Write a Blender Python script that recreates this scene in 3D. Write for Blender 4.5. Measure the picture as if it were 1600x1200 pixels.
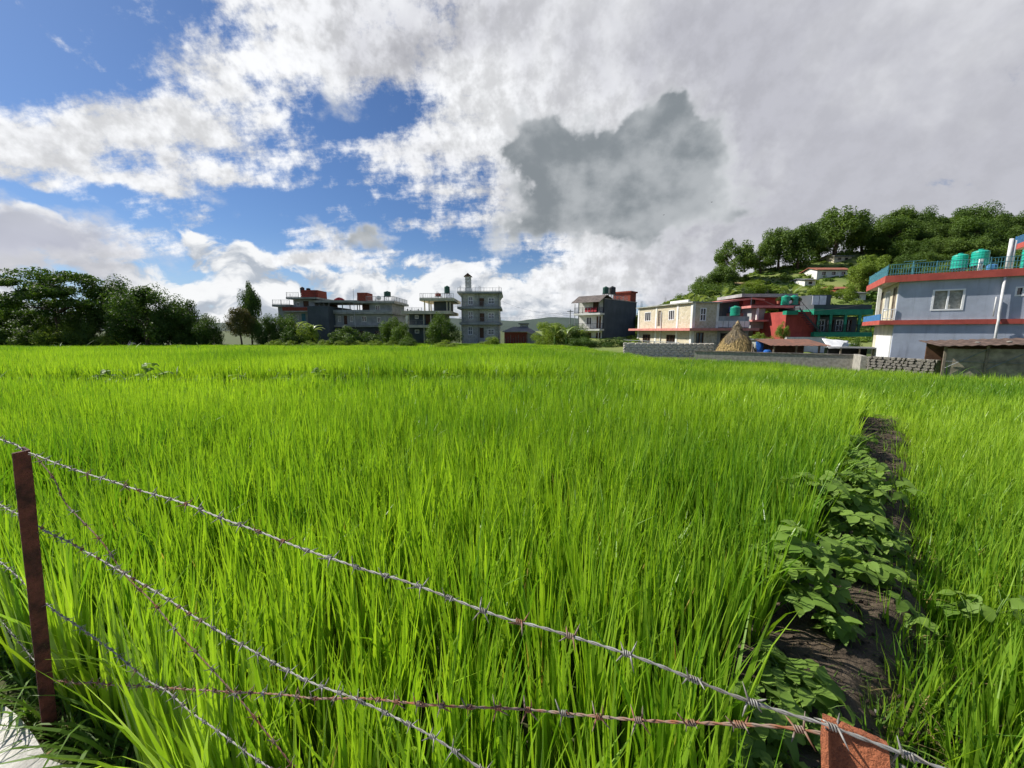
import bpy, bmesh, math, random
from math import sin, cos, pi, radians, atan2, sqrt, exp
from mathutils import Vector, Matrix, Euler, noise as mnoise

for o in list(bpy.data.objects):
    bpy.data.objects.remove(o)
SC = bpy.context.scene
COL = SC.collection
RND = random.Random(7)

# ------------------------------------------------------------------ camera
FPX = 600.0                      # focal length in pixels of a 1600 px wide picture
PITCH = radians(7.9)
CAMZ = 1.5
cam_data = bpy.data.cameras.new('camera')
cam_data.sensor_width = 36.0
cam_data.lens = 36.0 * FPX / 1600.0
cam_data.clip_start = 0.03
cam_data.clip_end = 30000
cam = bpy.data.objects.new('camera', cam_data)
cam.location = (0, 0, CAMZ)
cam.rotation_euler = (pi / 2 - PITCH, 0, 0)
COL.objects.link(cam)
SC.camera = cam

# ------------------------------------------------------------------ light
SUN_AZ, SUN_EL = radians(-70), radians(43)      # azimuth from +Y towards +X
SUN_DIR = Vector((sin(SUN_AZ) * cos(SUN_EL), cos(SUN_AZ) * cos(SUN_EL), sin(SUN_EL)))
sl = bpy.data.lights.new('sun', 'SUN')
sl.energy = 5.0
sl.angle = radians(0.53)
sl.color = (1.0, 0.95, 0.86)
so = bpy.data.objects.new('sun', sl)
so.rotation_euler = SUN_DIR.to_track_quat('Z', 'Y').to_euler()
so.location = SUN_DIR * 50
COL.objects.link(so)
SC.view_settings.view_transform = 'Standard'
SC.view_settings.look = 'None'
SC.view_settings.gamma = 1.0
SC.view_settings.exposure = 0.5
SC.view_settings.use_curve_mapping = False
SC.cycles.max_bounces = 4
SC.cycles.diffuse_bounces = 2
SC.cycles.glossy_bounces = 2
SC.cycles.transmission_bounces = 3
SC.cycles.transparent_max_bounces = 8
SC.cycles.use_denoising = True
SC.cycles.use_adaptive_sampling = True
SC.cycles.adaptive_threshold = 0.02
SC.cycles.sample_clamp_indirect = 6.0


def pix_dir(px, py):
    """direction in the world of a picture position (1600 x 1200)"""
    u = (px - 800) / FPX
    v = (600 - py) / FPX
    return Vector((u, cos(PITCH) + v * sin(PITCH), v * cos(PITCH) - sin(PITCH)))


def at(px, py, Y):
    """the point at forward distance Y metres seen at that position"""
    d = pix_dir(px, py)
    return Vector((0, 0, CAMZ)) + d * (Y / d.y)


def atz(px, py, z):
    d = pix_dir(px, py)
    return Vector((0, 0, CAMZ)) + d * ((z - CAMZ) / d.z)


# ------------------------------------------------------------------ node helper
class NT:
    def __init__(s, tree):
        s.t = tree

    def new(s, typ, **kw):
        n = s.t.nodes.new(typ)
        for k, v in kw.items():
            setattr(n, k, v)
        return n

    def put(s, sock, v):
        if isinstance(v, bpy.types.NodeSocket):
            s.t.links.new(v, sock)
        elif v is not None:
            sock.default_value = v

    def math(s, op, a, b=None, c=None, clamp=False):
        n = s.new('ShaderNodeMath', operation=op, use_clamp=clamp)
        s.put(n.inputs[0], a)
        if b is not None: s.put(n.inputs[1], b)
        if c is not None: s.put(n.inputs[2], c)
        return n.outputs[0]

    def vec(s, op, a, b=None, scale=None):
        n = s.new('ShaderNodeVectorMath', operation=op)
        s.put(n.inputs[0], a)
        if b is not None: s.put(n.inputs[1], b)
        if scale is not None: s.put(n.inputs['Scale'], scale)
        return n.outputs['Value'] if op in ('DOT_PRODUCT', 'LENGTH', 'DISTANCE') else n.outputs[0]

    def noise(s, vec, scale, detail=4, rough=0.55, dist=0.0, color=False):
        n = s.new('ShaderNodeTexNoise')
        if vec is not None: s.put(n.inputs['Vector'], vec)
        n.inputs['Scale'].default_value = scale
        n.inputs['Detail'].default_value = detail
        n.inputs['Roughness'].default_value = rough
        n.inputs['Distortion'].default_value = dist
        return n.outputs['Color' if color else 'Fac']

    def smooth(s, v, a, b, lo=0.0, hi=1.0, kind='SMOOTHSTEP'):
        n = s.new('ShaderNodeMapRange', interpolation_type=kind)
        s.put(n.inputs[0], v)
        for i, x in ((1, a), (2, b), (3, lo), (4, hi)):
            s.put(n.inputs[i], x)
        return n.outputs[0]

    def mix(s, f, a, b, blend='MIX'):
        n = s.new('ShaderNodeMix', data_type='RGBA', blend_type=blend)
        s.put(n.inputs[0], f)
        for i, x in ((6, a), (7, b)):
            if isinstance(x, tuple) and len(x) == 3: x = x + (1,)
            s.put(n.inputs[i], x)
        return n.outputs[2]


# ------------------------------------------------------------------ sky
SKY_STRENGTH = 0.1
world = bpy.data.worlds.new('World')
SC.world = world
world.use_nodes = True
wt = world.node_tree
wt.nodes.clear()
W = NT(wt)
sky = W.new('ShaderNodeTexSky', sky_type='NISHITA')
sky.sun_disc = False
sky.sun_elevation = SUN_EL
sky.sun_rotation = SUN_AZ
sky.air_density = 1.0
sky.dust_density = 0.4
sky.ozone_density = 2.0
gen = W.new('ShaderNodeTexCoord').outputs['Generated']
DIR = W.vec('NORMALIZE', gen)
SEP = W.new('ShaderNodeSeparateXYZ')
W.put(SEP.inputs[0], DIR)


def warped(scale, amt, detail=3):
    c = W.noise(DIR, scale, detail, 0.5, color=True)
    return W.vec('ADD', DIR, W.vec('SCALE', W.vec('SUBTRACT', c, (0.5, 0.5, 0.5)), scale=amt))


def blobs(vec, items):
    """sum of soft lens-shaped patches; item = px, py, half width px, half height px, tilt deg, amount"""
    tot = None
    for (px, py, rx, ry, tilt, amp) in items:
        c = pix_dir(px, py)
        Lc = c.length
        c = c.normalized()
        r = Vector((c.y, -c.x, 0)).normalized()
        u = r.cross(c)
        t = radians(tilt)
        a1 = (r * cos(t) + u * sin(t)) * (FPX * Lc / rx)
        a2 = (u * cos(t) - r * sin(t)) * (FPX * Lc / ry)
        p = W.vec('DOT_PRODUCT', vec, tuple(a1))
        q = W.vec('DOT_PRODUCT', vec, tuple(a2))
        e = W.math('MULTIPLY_ADD', p, p, W.math('MULTIPLY', q, q))
        g = W.math('MULTIPLY', W.math('EXPONENT', W.math('MULTIPLY', e, -1.0)), amp)
        tot = g if tot is None else W.math('ADD', tot, g)
    return tot


# flat cloud deck coordinates (clouds crowd together towards the horizon)
den = W.math('ADD', W.math('MAXIMUM', SEP.outputs[2], 0.0), 0.30)
PL = W.new('ShaderNodeCombineXYZ')
W.put(PL.inputs[0], W.math('DIVIDE', SEP.outputs[0], den))
W.put(PL.inputs[1], W.math('DIVIDE', SEP.outputs[1], den))
PLANE = PL.outputs[0]
w1 = warped(3.0, 0.14, 3)
cov = blobs(w1, [
    (60, 215, 230, 62, 22, 0.46), (330, 120, 190, 60, 28, 0.46), (470, 50, 150, 90, 40, 0.40), (800, 50, 330, 140, 0, 0.50), (1150, 60, 400, 300, 0, 0.62),
    (1600, 150, 420, 520, 0, 0.66), (640, 238, 150, 34, -6, 0.30), (800, 170, 130, 80, 0, 0.34), (1040, 300, 230, 200, 0, 0.48), (960, 430, 230, 60, 0, 0.34), (840, 300, 70, 70, 0, 0.2),
    (290, 325, 50, 50, 40, 0.42), (360, 258, 95, 22, 5, 0.44), (340, 195, 50, 14, -15, 0.40), (170, 258, 80, 13, -3, 0.50), (20, 265, 60, 14, -3, 0.4), (270, 368, 110, 14, -5, 0.44), (420, 225, 50, 16, 0, 0.3), (580, 300, 24, 24, 0, 0.25), (690, 295, 40, 22, 0, 0.3),
    (60, 12, 50, 10, -25, 0.45), (350, 400, 120, 12, 0, 0.4), (560, 380, 90, 30, -8, 0.44), (520, 408, 60, 12, 0, 0.4), (60, 385, 150, 50, 0, 0.25), (700, 320, 90, 50, 10, 0.2),
    (60, 80, 240, 70, 10, -0.36), (230, 60, 60, 60, 0, -0.12), (600, 310, 190, 55, 5, -0.26), (680, 410, 160, 40, 0, -0.2), (760, 270, 60, 26, 0, -0.2), (450, 170, 110, 40, 0, -0.28), (600, 180, 110, 22, 20, -0.24), (160, 320, 200, 30, 0, -0.18), (430, 350, 120, 40, 0, -0.16)])
mp = W.new('ShaderNodeMapping')
mp.inputs['Rotation'].default_value = (0, 0, radians(35))
mp.inputs['Scale'].default_value = (0.72, 2.2, 1.0)
W.put(mp.inputs[0], PLANE)
n1 = W.noise(mp.outputs[0], 2.2, 7, 0.62, 0.0)
n1b = W.noise(DIR, 11.0, 7, 0.66, 0.0)
f1 = W.math('ADD', W.math('MULTIPLY', n1, 0.5), W.math('MULTIPLY', n1b, 0.5))
s1 = W.math('ADD', cov, W.math('MULTIPLY', W.math('SUBTRACT', f1, 0.5), 4.2))
d1 = W.math('MULTIPLY', W.smooth(s1, 0.08, 0.62), W.smooth(SEP.outputs[2], 0.0, 0.10))
# thickness makes the deck grey; the heavy part lies to the +X side of the sky
heavy = blobs(w1, [(1400, 150, 520, 420, 0, 0.72), (1600, 420, 500, 400, 0, 0.5), (900, 20, 420, 90, 0, 0.40), (60, 385, 130, 50, 0, 0.8), (20, 430, 150, 30, 0, 0.5)])
n3 = W.noise(w1, 4.2, 5, 0.55, 0.0)
thick = W.math('ADD', heavy, W.math('MULTIPLY', W.math('SUBTRACT', n3, 0.5), 2.1))
K = 0.86 / SKY_STRENGTH
WHITE = (0.74 * K, 0.75 * K, 0.77 * K)
GREY = (0.43 * K, 0.435 * K, 0.48 * K)
c1 = W.mix(W.smooth(thick, 0.05, 1.0), WHITE, GREY)
off1 = W.vec('ADD', DIR, tuple(SUN_DIR * 0.03))
rip = W.smooth(W.math('SUBTRACT', n1b, W.noise(off1, 11.0, 4, 0.66, 0.0)), -0.16, 0.14, 0.74, 1.1)
c1 = W.mix(W.smooth(heavy, 0.2, 1.0, 1.0, 0.22), c1, W.mix(1.0, c1, rip, 'MULTIPLY'))

# heaped clouds
w2 = warped(7.0, 0.13, 4)
w3 = W.vec('ADD', w2, W.vec('SCALE', W.vec('SUBTRACT', W.noise(DIR, 17.0, 3, 0.6, color=True), (0.5, 0.5, 0.5)), scale=0.07))
heap = blobs(w3, [(845, 240, 48, 48, 0, 0.46), (960, 215, 44, 34, 0, 0.36), (905, 245, 55, 40, 0, 0.42), (1035, 200, 55, 36, 0, 0.48), (1090, 235, 42, 46, 0, 0.46), (1005, 270, 100, 52, 5, 0.50), (885, 290, 80, 48, 0, 0.42),
                  (940, 345, 135, 46, -6, 0.50), (1070, 325, 70, 34, 0, 0.28), (830, 365, 50, 40, 0, 0.26),
                  (60, 372, 115, 42, 0, 0.46), (560, 378, 66, 20, -10, 0.40), (850, 120, 16, 16, 0, 0.3), (1190, 325, 50, 14, 0, 0.25)])
sq = W.vec('MULTIPLY', DIR, (1, 1, 1.3))
n2 = W.noise(sq, 7.5, 7, 0.6, 0.0)
off = W.vec('ADD', sq, tuple(SUN_DIR * 0.03 + Vector((0, 0, 0.04))))
n2o = W.noise(off, 7.0, 3, 0.5, 0.0)
d2v = W.math('ADD', heap, W.math('MULTIPLY', W.math('SUBTRACT', n2, 0.5), 1.25))
d2 = W.smooth(d2v, 0.13, 0.46)
lit = W.smooth(W.math('SUBTRACT', n2, n2o), -0.17, 0.19)
core = W.smooth(d2v, 0.20, 0.75)
lit2 = W.math('MULTIPLY', lit, W.smooth(core, 0.0, 1.0, 1.0, 0.5))
DARK = (0.20 * K, 0.225 * K, 0.245 * K)
LITE = (0.54 * K, 0.56 * K, 0.58 * K)
c2 = W.mix(lit2, DARK, LITE)
c2 = W.mix(W.math('MULTIPLY', W.smooth(d2v, 0.46, 0.18), 0.6), c2, WHITE)
lav = blobs(DIR, [(60, 385, 190, 80, 0, 1.0)])
c2 = W.mix(W.math('MULTIPLY', lav, 0.75), c2, (0.47 * K, 0.48 * K, 0.57 * K))

# small bright cumulus low over the horizon all round
el = SEP.outputs[2]
lowband = W.math('MULTIPLY', W.smooth(el, -0.06, 0.03), W.smooth(el, 0.27, 0.10))
sq4 = W.vec('MULTIPLY', w2, (1, 1, 1.7))
n4 = W.noise(sq4, 8.5, 6, 0.56, 0.0)
n4o = W.noise(W.vec('ADD', sq4, tuple(SUN_DIR * 0.02 + Vector((0, 0, 0.035)))), 8.5, 4, 0.56, 0.0)
d4 = W.smooth(W.math('ADD', n4, W.math('MULTIPLY', W.math('SUBTRACT', lowband, 1.0), 0.42)), 0.36, 0.46)
c4 = W.mix(W.smooth(W.math('SUBTRACT', n4, n4o), -0.12, 0.10), (0.38 * K, 0.42 * K, 0.48 * K), (0.78 * K, 0.79 * K, 0.80 * K))

c4 = W.mix(W.math('MULTIPLY', W.smooth(heavy, 0.1, 0.8), 0.75), c4, GREY)
skyc = W.mix(1.0, sky.outputs[0], (0.37, 0.485, 0.655), 'MULTIPLY')
# thin milky air near the horizon
res = W.mix(W.math('MULTIPLY', W.smooth(el, 0.22, 0.0), 0.45), skyc, (0.46 * K, 0.58 * K, 0.74 * K))
res = W.mix(d4, res, c4)
res = W.mix(d1, res, c1)
res = W.mix(d2, res, c2)
bg = W.new('ShaderNodeBackground')
W.put(bg.inputs[0], res)
bg.inputs[1].default_value = SKY_STRENGTH
wo = W.new('ShaderNodeOutputWorld')
wt.links.new(bg.outputs[0], wo.inputs[0])
world.cycles.sampling_method = 'NONE'

# ------------------------------------------------------------------ materials
MATS = {}


def mat(name, col, rough=0.8, var=0.25, scale=3.0, bump=0.0, bscale=None, spec=0.3, col2=None, metal=0.0, streak=0.0, detail=5, coord='Object'):
    """principled surface whose colour wanders with noise (and rain streaks where asked)"""
    if name in MATS: return MATS[name]
    m = bpy.data.materials.new(name)
    m.use_nodes = True
    t = NT(m.node_tree)
    b = m.node_tree.nodes['Principled BSDF']
    tc = t.new('ShaderNodeTexCoord').outputs[coord]
    n = t.noise(tc, scale, detail, 0.6)
    c2 = col2 if col2 else tuple(max(0, x * (1 - var)) for x in col)
    c1 = col if col2 else tuple(min(1, x * (1 + var * 0.6)) for x in col)
    c = t.mix(t.smooth(n, 0.3, 0.7), c1, c2)
    if streak:
        mpn = t.new('ShaderNodeMapping')
        mpn.inputs['Scale'].default_value = (3.0, 3.0, 0.25)
        t.put(mpn.inputs[0], tc)
        st = t.noise(mpn.outputs[0], 1.6, 6, 0.65)
        c = t.mix(t.math('MULTIPLY', t.smooth(st, 0.50, 0.72), streak), c, tuple(x * 0.35 for x in col))
    t.put(b.inputs['Base Color'], c)
    b.inputs['Roughness'].default_value = rough
    b.inputs['Specular IOR Level'].default_value = spec
    b.inputs['Metallic'].default_value = metal
    if bump:
        bn = t.new('ShaderNodeBump')
        bn.inputs['Strength'].default_value = bump
        bn.inputs['Distance'].default_value = 0.02
        t.put(bn.inputs['Height'], t.noise(tc, bscale or scale * 4, 6, 0.65))
        t.put(b.inputs['Normal'], bn.outputs[0])
    MATS[name] = m
    return m


def leafmat(name, col, col2, trans=0.45, rough=0.5, patch=None, spec=0.25, tcol=None):
    """leaf: reflecting and letting light through; colour differs from leaf to leaf ('tone' on the mesh) and plant to plant"""
    m = bpy.data.materials.new(name)
    m.use_nodes = True
    t = NT(m.node_tree)
    b = m.node_tree.nodes['Principled BSDF']
    out = m.node_tree.nodes['Material Output']
    a = t.new('ShaderNodeAttribute', attribute_name='tone')
    oi = t.new('ShaderNodeObjectInfo')
    f = t.math('ADD', t.math('MULTIPLY', a.outputs['Fac'], 0.75), t.math('MULTIPLY', oi.outputs['Random'], 0.25))
    if patch:
        g = t.new('ShaderNodeAttribute', attribute_name='patch', attribute_type='INSTANCER')
        f = t.math('ADD', f, g.outputs['Fac'], clamp=True)
    c = t.mix(f, col, col2)
    if patch: c = t.mix(t.smooth(a.outputs['Fac'], 1.2, 1.6), c, (0.46, 0.36, 0.11))
    t.put(b.inputs['Base Color'], c)
    b.inputs['Roughness'].default_value = rough
    b.inputs['Specular IOR Level'].default_value = spec
    tr = t.new('ShaderNodeBsdfTranslucent')
    tm = tcol or (1.25, 1.25, 0.55)
    t.put(tr.inputs[0], t.mix(1.0, c, tm, 'MULTIPLY'))
    ms = t.new('ShaderNodeMixShader')
    ms.inputs[0].default_value = trans
    t.put(ms.inputs[1], b.outputs[0])
    t.put(ms.inputs[2], tr.outputs[0])
    t.put(out.inputs[0], ms.outputs[0])
    MATS[name] = m
    return m


def glassmat(name, col, rough=0.12):
    return mat(name, col, rough, 0.3, 0.7, spec=0.8)


mat('concrete_road', (0.56, 0.54, 0.50), 0.9, 0.35, 4.0, 0.6, 40)
mat('soil', (0.125, 0.095, 0.066), 0.95, 0.5, 7.0, 1.0, 45, col2=(0.06, 0.045, 0.031))
mat('mud', (0.05, 0.042, 0.028), 0.75, 0.5, 2.0, 0.5, 12)
mat('field_ground', (0.06, 0.10, 0.018), 0.95, 0.4, 1.2, 0.5, 8, col2=(0.07, 0.07, 0.03))
mat('pebble', (0.26, 0.24, 0.21), 0.85, 0.35, 9.0, 0.4, 40)
mat('straw', (0.42, 0.31, 0.13), 0.85, 0.4, 8.0)
mat('rust_dark', (0.15, 0.046, 0.033), 0.75, 0.5, 14.0, 0.5, 60, col2=(0.03, 0.012, 0.010))
mat('rust_orange', (0.40, 0.135, 0.060), 0.85, 0.4, 30.0, 0.6, 120, col2=(0.20, 0.065, 0.032))
mat('wire_zinc', (0.33, 0.33, 0.31), 0.6, 0.4, 60.0, metal=0.25, spec=0.5, col2=(0.17, 0.15, 0.13))
mat('wire_rust', (0.24, 0.085, 0.035), 0.85, 0.5, 45.0, col2=(0.22, 0.19, 0.16))
mat('bark', (0.085, 0.062, 0.044), 0.95, 0.4, 4.0, 0.6, 20)
mat('stalk', (0.13, 0.22, 0.05), 0.7, 0.3, 9.0)
mat('plaster_blue', (0.385, 0.425, 0.51), 0.85, 0.16, 0.9, 0.25, 14, streak=0.35)
mat('plaster_grey', (0.33, 0.345, 0.34), 0.9, 0.25, 0.8, 0.2, 10, streak=0.4)
mat('plaster_slate', (0.085, 0.10, 0.11), 0.9, 0.2, 0.5, 0.2, 8, streak=0.3)
mat('plaster_cream', (0.58, 0.53, 0.40), 0.85, 0.2, 1.2, 0.15, 12, streak=0.3)
mat('plaster_white', (0.72, 0.71, 0.67), 0.8, 0.15, 1.5, 0.15, 12, streak=0.3)
mat('plaster_red', (0.36, 0.062, 0.05), 0.85, 0.2, 1.2, 0.15, 12, streak=0.35)
mat('plaster_dull', (0.33, 0.335, 0.30), 0.9, 0.25, 1.0, 0.2, 12, streak=0.45)
mat('trim_red', (0.42, 0.085, 0.065), 0.7, 0.18, 2.5, 0.1, 18, streak=0.3)
mat('trim_pink', (0.56, 0.22, 0.19), 0.7, 0.2, 2.0, streak=0.25)
mat('trim_green', (0.016, 0.24, 0.14), 0.6, 0.2, 2.0)
mat('paint_blue', (0.05, 0.17, 0.36), 0.5, 0.2, 5.0)
mat('paint_teal', (0.06, 0.20, 0.25), 0.5, 0.2, 5.0)
mat('paint_white', (0.78, 0.79, 0.80), 0.5, 0.06, 4.0)
mat('pipe_plastic', (0.60, 0.60, 0.60), 0.45, 0.15, 3.0)
mat('tank_green', (0.010, 0.27, 0.17), 0.38, 0.15, 2.0, spec=0.5)
mat('tank_teal', (0.012, 0.36, 0.27), 0.38, 0.15, 2.0, spec=0.5)
mat('tank_dark', (0.014, 0.075, 0.05), 0.45, 0.2, 2.0, spec=0.5)
mat('tank_black', (0.02, 0.022, 0.024), 0.45, 0.2, 2.0, spec=0.5)
mat('brick_red', (0.27, 0.066, 0.042), 0.9, 0.35, 7.0, 0.3, 20)
mat('steel_dark', (0.045, 0.045, 0.05), 0.6, 0.3, 6.0, metal=0.3)
mat('steel_grey', (0.26, 0.28, 0.29), 0.5, 0.3, 6.0, metal=0.4)
mat('roof_sheet', (0.16, 0.165, 0.175), 0.6, 0.3, 2.0, 0.2, 10)
mat('roof_rust', (0.22, 0.10, 0.065), 0.85, 0.5, 2.5, 0.3, 10, col2=(0.12, 0.07, 0.055))
mat('roof_tile', (0.34, 0.13, 0.085), 0.85, 0.35, 3.0, 0.4, 25)
mat('roof_thatch', (0.36, 0.26, 0.13), 0.95, 0.4, 4.0, 0.8, 30)
mat('wood_brown', (0.11, 0.058, 0.035), 0.75, 0.3, 5.0)
mat('wood_grey', (0.20, 0.165, 0.13), 0.85, 0.35, 5.0, 0.4, 30)
mat('tarp_white', (0.70, 0.71, 0.72), 0.7, 0.12, 3.0, 0.5, 6)
mat('tarp_blue', (0.03, 0.14, 0.48), 0.55, 0.2, 3.0)
mat('cloth_red', (0.42, 0.05, 0.06), 0.9, 0.3, 6.0)
mat('cloth_white', (0.70, 0.66, 0.68), 0.9, 0.2, 6.0)
mat('cloth_blue', (0.10, 0.13, 0.40), 0.9, 0.3, 6.0)
mat('curtain', (0.36, 0.36, 0.32), 0.9, 0.3, 7.0)
mat('shade_black', (0.02, 0.02, 0.022), 0.9, 0.3, 2.0)  # near-black colour that paints the unlit depth of rooms and openings
mat('stone_dark', (0.25, 0.23, 0.20), 0.95, 0.45, 5.0, 0.7, 25, col2=(0.075, 0.07, 0.065))
mat('stone_pale', (0.88, 0.80, 0.68), 0.95, 0.45, 4.0, 0.6, 20, col2=(0.36, 0.34, 0.30))
mat('mortar', (0.33, 0.31, 0.27), 0.95, 0.3, 6.0, 0.4, 25)
mat('mortar_pale', (0.60, 0.58, 0.53), 0.95, 0.3, 6.0, 0.4, 25)
mat('forest_floor', (0.13, 0.185, 0.04), 0.95, 0.4, 0.15, 0.5, 2.0, col2=(0.20, 0.22, 0.07))
mat('far_hill', (0.05, 0.075, 0.06), 0.95, 0.3, 0.004, col2=(0.035, 0.055, 0.045))
glassmat('glass_dark', (0.018, 0.022, 0.028))
glassmat('glass_blue', (0.05, 0.075, 0.12))
leafmat('rice_lime', (0.110, 0.250, 0.017), (0.40, 0.575, 0.045), 0.46, 0.36, 0.35, 0.45, (1.22, 1.25, 0.5))
leafmat('rice_cool', (0.115, 0.255, 0.020), (0.39, 0.56, 0.048), 0.46, 0.36, 0.30, 0.45, (1.22, 1.25, 0.5))
leafmat('leaf_bean', (0.12, 0.22, 0.035), (0.25, 0.37, 0.07), 0.40, 0.55, None, 0.2)
leafmat('leaf_dark', (0.036, 0.075, 0.016), (0.088, 0.155, 0.026), 0.32, 0.55)
leafmat('leaf_hill', (0.062, 0.115, 0.024), (0.15, 0.225, 0.04), 0.35, 0.55)
leafmat('leaf_mid', (0.055, 0.105, 0.019), (0.11, 0.18, 0.028), 0.33, 0.55)
leafmat('leaf_light', (0.135, 0.21, 0.032), (0.26, 0.34, 0.055), 0.40, 0.55)
leafmat('leaf_bronze', (0.05, 0.08, 0.02), (0.14, 0.12, 0.035), 0.30, 0.55, None, 0.25, (1.2, 1.0, 0.7))
leafmat('leaf_banana', (0.15, 0.22, 0.07), (0.30, 0.37, 0.16), 0.30, 0.35, None, 0.5)
leafmat('leaf_weed', (0.07, 0.15, 0.02), (0.14, 0.24, 0.04), 0.4, 0.5)
leafmat('leaf_dry', (0.20, 0.15, 0.07), (0.34, 0.25, 0.11), 0.25, 0.8)


def stoneclad(name, c1, c2, joint, scale, rand=0.9):
    """irregular stone facing, too fine at this distance for single stones"""
    m = bpy.data.materials.new(name)
    m.use_nodes = True
    t = NT(m.node_tree)
    b = m.node_tree.nodes['Principled BSDF']
    tc = t.new('ShaderNodeTexCoord').outputs['Object']
    v = t.new('ShaderNodeTexVoronoi', feature='F1')
    v.inputs['Scale'].default_value = scale
    v.inputs['Randomness'].default_value = rand
    t.put(v.inputs['Vector'], tc)
    e = t.new('ShaderNodeTexVoronoi', feature='DISTANCE_TO_EDGE')
    e.inputs['Scale'].default_value = scale
    e.inputs['Randomness'].default_value = rand
    t.put(e.inputs['Vector'], tc)
    sp = t.new('ShaderNodeSeparateXYZ')
    t.put(sp.inputs[0], v.outputs['Color'])
    c = t.mix(sp.outputs[0], c1, c2)
    jm = t.smooth(e.outputs['Distance'], 0.02, 0.09)
    c = t.mix(jm, joint, c)
    t.put(b.inputs['Base Color'], c)
    b.inputs['Roughness'].default_value = 0.9
    bn = t.new('ShaderNodeBump')
    bn.inputs['Strength'].default_value = 0.6
    bn.inputs['Distance'].default_value = 0.03
    t.put(bn.inputs['Height'], jm)
    t.put(b.inputs['Normal'], bn.outputs[0])
    MATS[name] = m


stoneclad('clad_tan', (0.58, 0.51, 0.37), (0.45, 0.39, 0.27), (0.57, 0.53, 0.44), 3.2)
stoneclad('clad_grey', (0.52, 0.53, 0.49), (0.33, 0.34, 0.31), (0.55, 0.55, 0.52), 3.0)


# ------------------------------------------------------------------ mesh helper
class MB:
    def __init__(s):
        s.v, s.f, s.tone = [], [], []

    def face(s, pts, tone=None):
        n = len(s.v)
        s.v += [tuple(p) for p in pts]
        s.f.append(tuple(range(n, n + len(pts))))
        if tone is not None: s.tone += [tone] * len(pts)
        return s

    def box(s, x0, x1, y0, y1, z0, z1):
        n = len(s.v)
        s.v += [(x0, y0, z0), (x1, y0, z0), (x1, y1, z0), (x0, y1, z0), (x0, y0, z1), (x1, y0, z1), (x1, y1, z1), (x0, y1, z1)]
        for q in ((0, 3, 2, 1), (4, 5, 6, 7), (0, 1, 5, 4), (1, 2, 6, 5), (2, 3, 7, 6), (3, 0, 4, 7)):
            s.f.append(tuple(n + i for i in q))
        return s

    def prism(s, pts, vec):
        """polygon pts pushed along vec"""
        n, k = len(s.v), len(pts)
        vec = Vector(vec)
        s.v += [tuple(p) for p in pts] + [tuple(Vector(p) + vec) for p in pts]
        s.f.append(tuple(n + i for i in reversed(range(k))))
        s.f.append(tuple(n + k + i for i in range(k)))
        for i in range(k):
            j = (i + 1) % k
            s.f.append((n + i, n + j, n + k + j, n + k + i))
        return s

    def tube(s, pts, rads, n=6, cap=True, tone=None):
        pts = [Vector(p) for p in pts]
        if not isinstance(rads, (list, tuple)): rads = [rads] * len(pts)
        base = len(s.v)
        prev = None
        for i, p in enumerate(pts):
            a = pts[min(i + 1, len(pts) - 1)] - pts[max(i - 1, 0)]
            if a.length < 1e-9: a = Vector((0, 0, 1))
            a.normalize()
            if prev is None:
                prev = a.cross(Vector((0, 0, 1)))
                if prev.length < 0.1: prev = a.cross(Vector((1, 0, 0)))
            prev = (prev - a * prev.dot(a)).normalized()
            b = a.cross(prev)
            for k in range(n):
                th = 2 * pi * k / n
                s.v.append(tuple(p + (prev * cos(th) + b * sin(th)) * rads[i]))
            if tone is not None: s.tone += [tone] * n
        for i in range(len(pts) - 1):
            for k in range(n):
                k2 = (k + 1) % n
                s.f.append((base + i * n + k, base + i * n + k2, base + (i + 1) * n + k2, base + (i + 1) * n + k))
        if cap:
            s.f.append(tuple(base + k for k in reversed(range(n))))
            s.f.append(tuple(base + (len(pts) - 1) * n + k for k in range(n)))
        return s

    def lathe(s, prof, n=16, c=(0, 0, 0)):
        base = len(s.v)
        for r, z in prof:
            for k in range(n):
                s.v.append((c[0] + r * cos(2 * pi * k / n), c[1] + r * sin(2 * pi * k / n), c[2] + z))
        for i in range(len(prof) - 1):
            for k in range(n):
                k2 = (k + 1) % n
                s.f.append((base + i * n + k, base + i * n + k2, base + (i + 1) * n + k2, base + (i + 1) * n + k))
        s.f.append(tuple(base + k for k in reversed(range(n))))
        s.f.append(tuple(base + (len(prof) - 1) * n + k for k in range(n)))
        return s

    def mesh(s, name, m, smooth=False):
        me = bpy.data.meshes.new(name)
        me.from_pydata(s.v, [], s.f)
        if s.tone and len(s.tone) == len(s.v):
            at_ = me.attributes.new('tone', 'FLOAT', 'POINT')
            at_.data.foreach_set('value', s.tone)
        me.materials.append(MATS[m])
        if smooth: me.polygons.foreach_set('use_smooth', [True] * len(me.polygons))
        me.update()
        return me

    def build(s, name, m, parent=None, smooth=False):
        return link(name, s.mesh(name, m, smooth), parent)


def link(name, data, parent=None):
    o = bpy.data.objects.new(name, data)
    COL.objects.link(o)
    if parent is not None: o.parent = parent
    return o


def tag(o, label=None, cat=None, group=None, kind=None):
    for k, v in (('label', label), ('category', cat), ('group', group), ('kind', kind)):
        if v: o[k] = v
    return o


def thing(name, label, cat, loc=(0, 0, 0), rz=0.0, group=None):
    o = link(name, None)
    o.location = loc
    o.rotation_euler = (0, 0, rz)
    o.empty_display_size = 0.3
    return tag(o, label, cat, group, 'thing')


def boxes(name, m, parent, *bs):
    b = MB()
    for q in bs: b.box(*q)
    return b.build(name, m, parent)


def fbm(x, y, z=0.0, sc=1.0, oct_=3):
    v, a, t = 0.0, 1.0, 0.0
    for _ in range(oct_):
        v += a * mnoise.noise(Vector((x * sc, y * sc, z * sc)))
        t += a
        a *= 0.5
        sc *= 2.1
    return v / t


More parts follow.
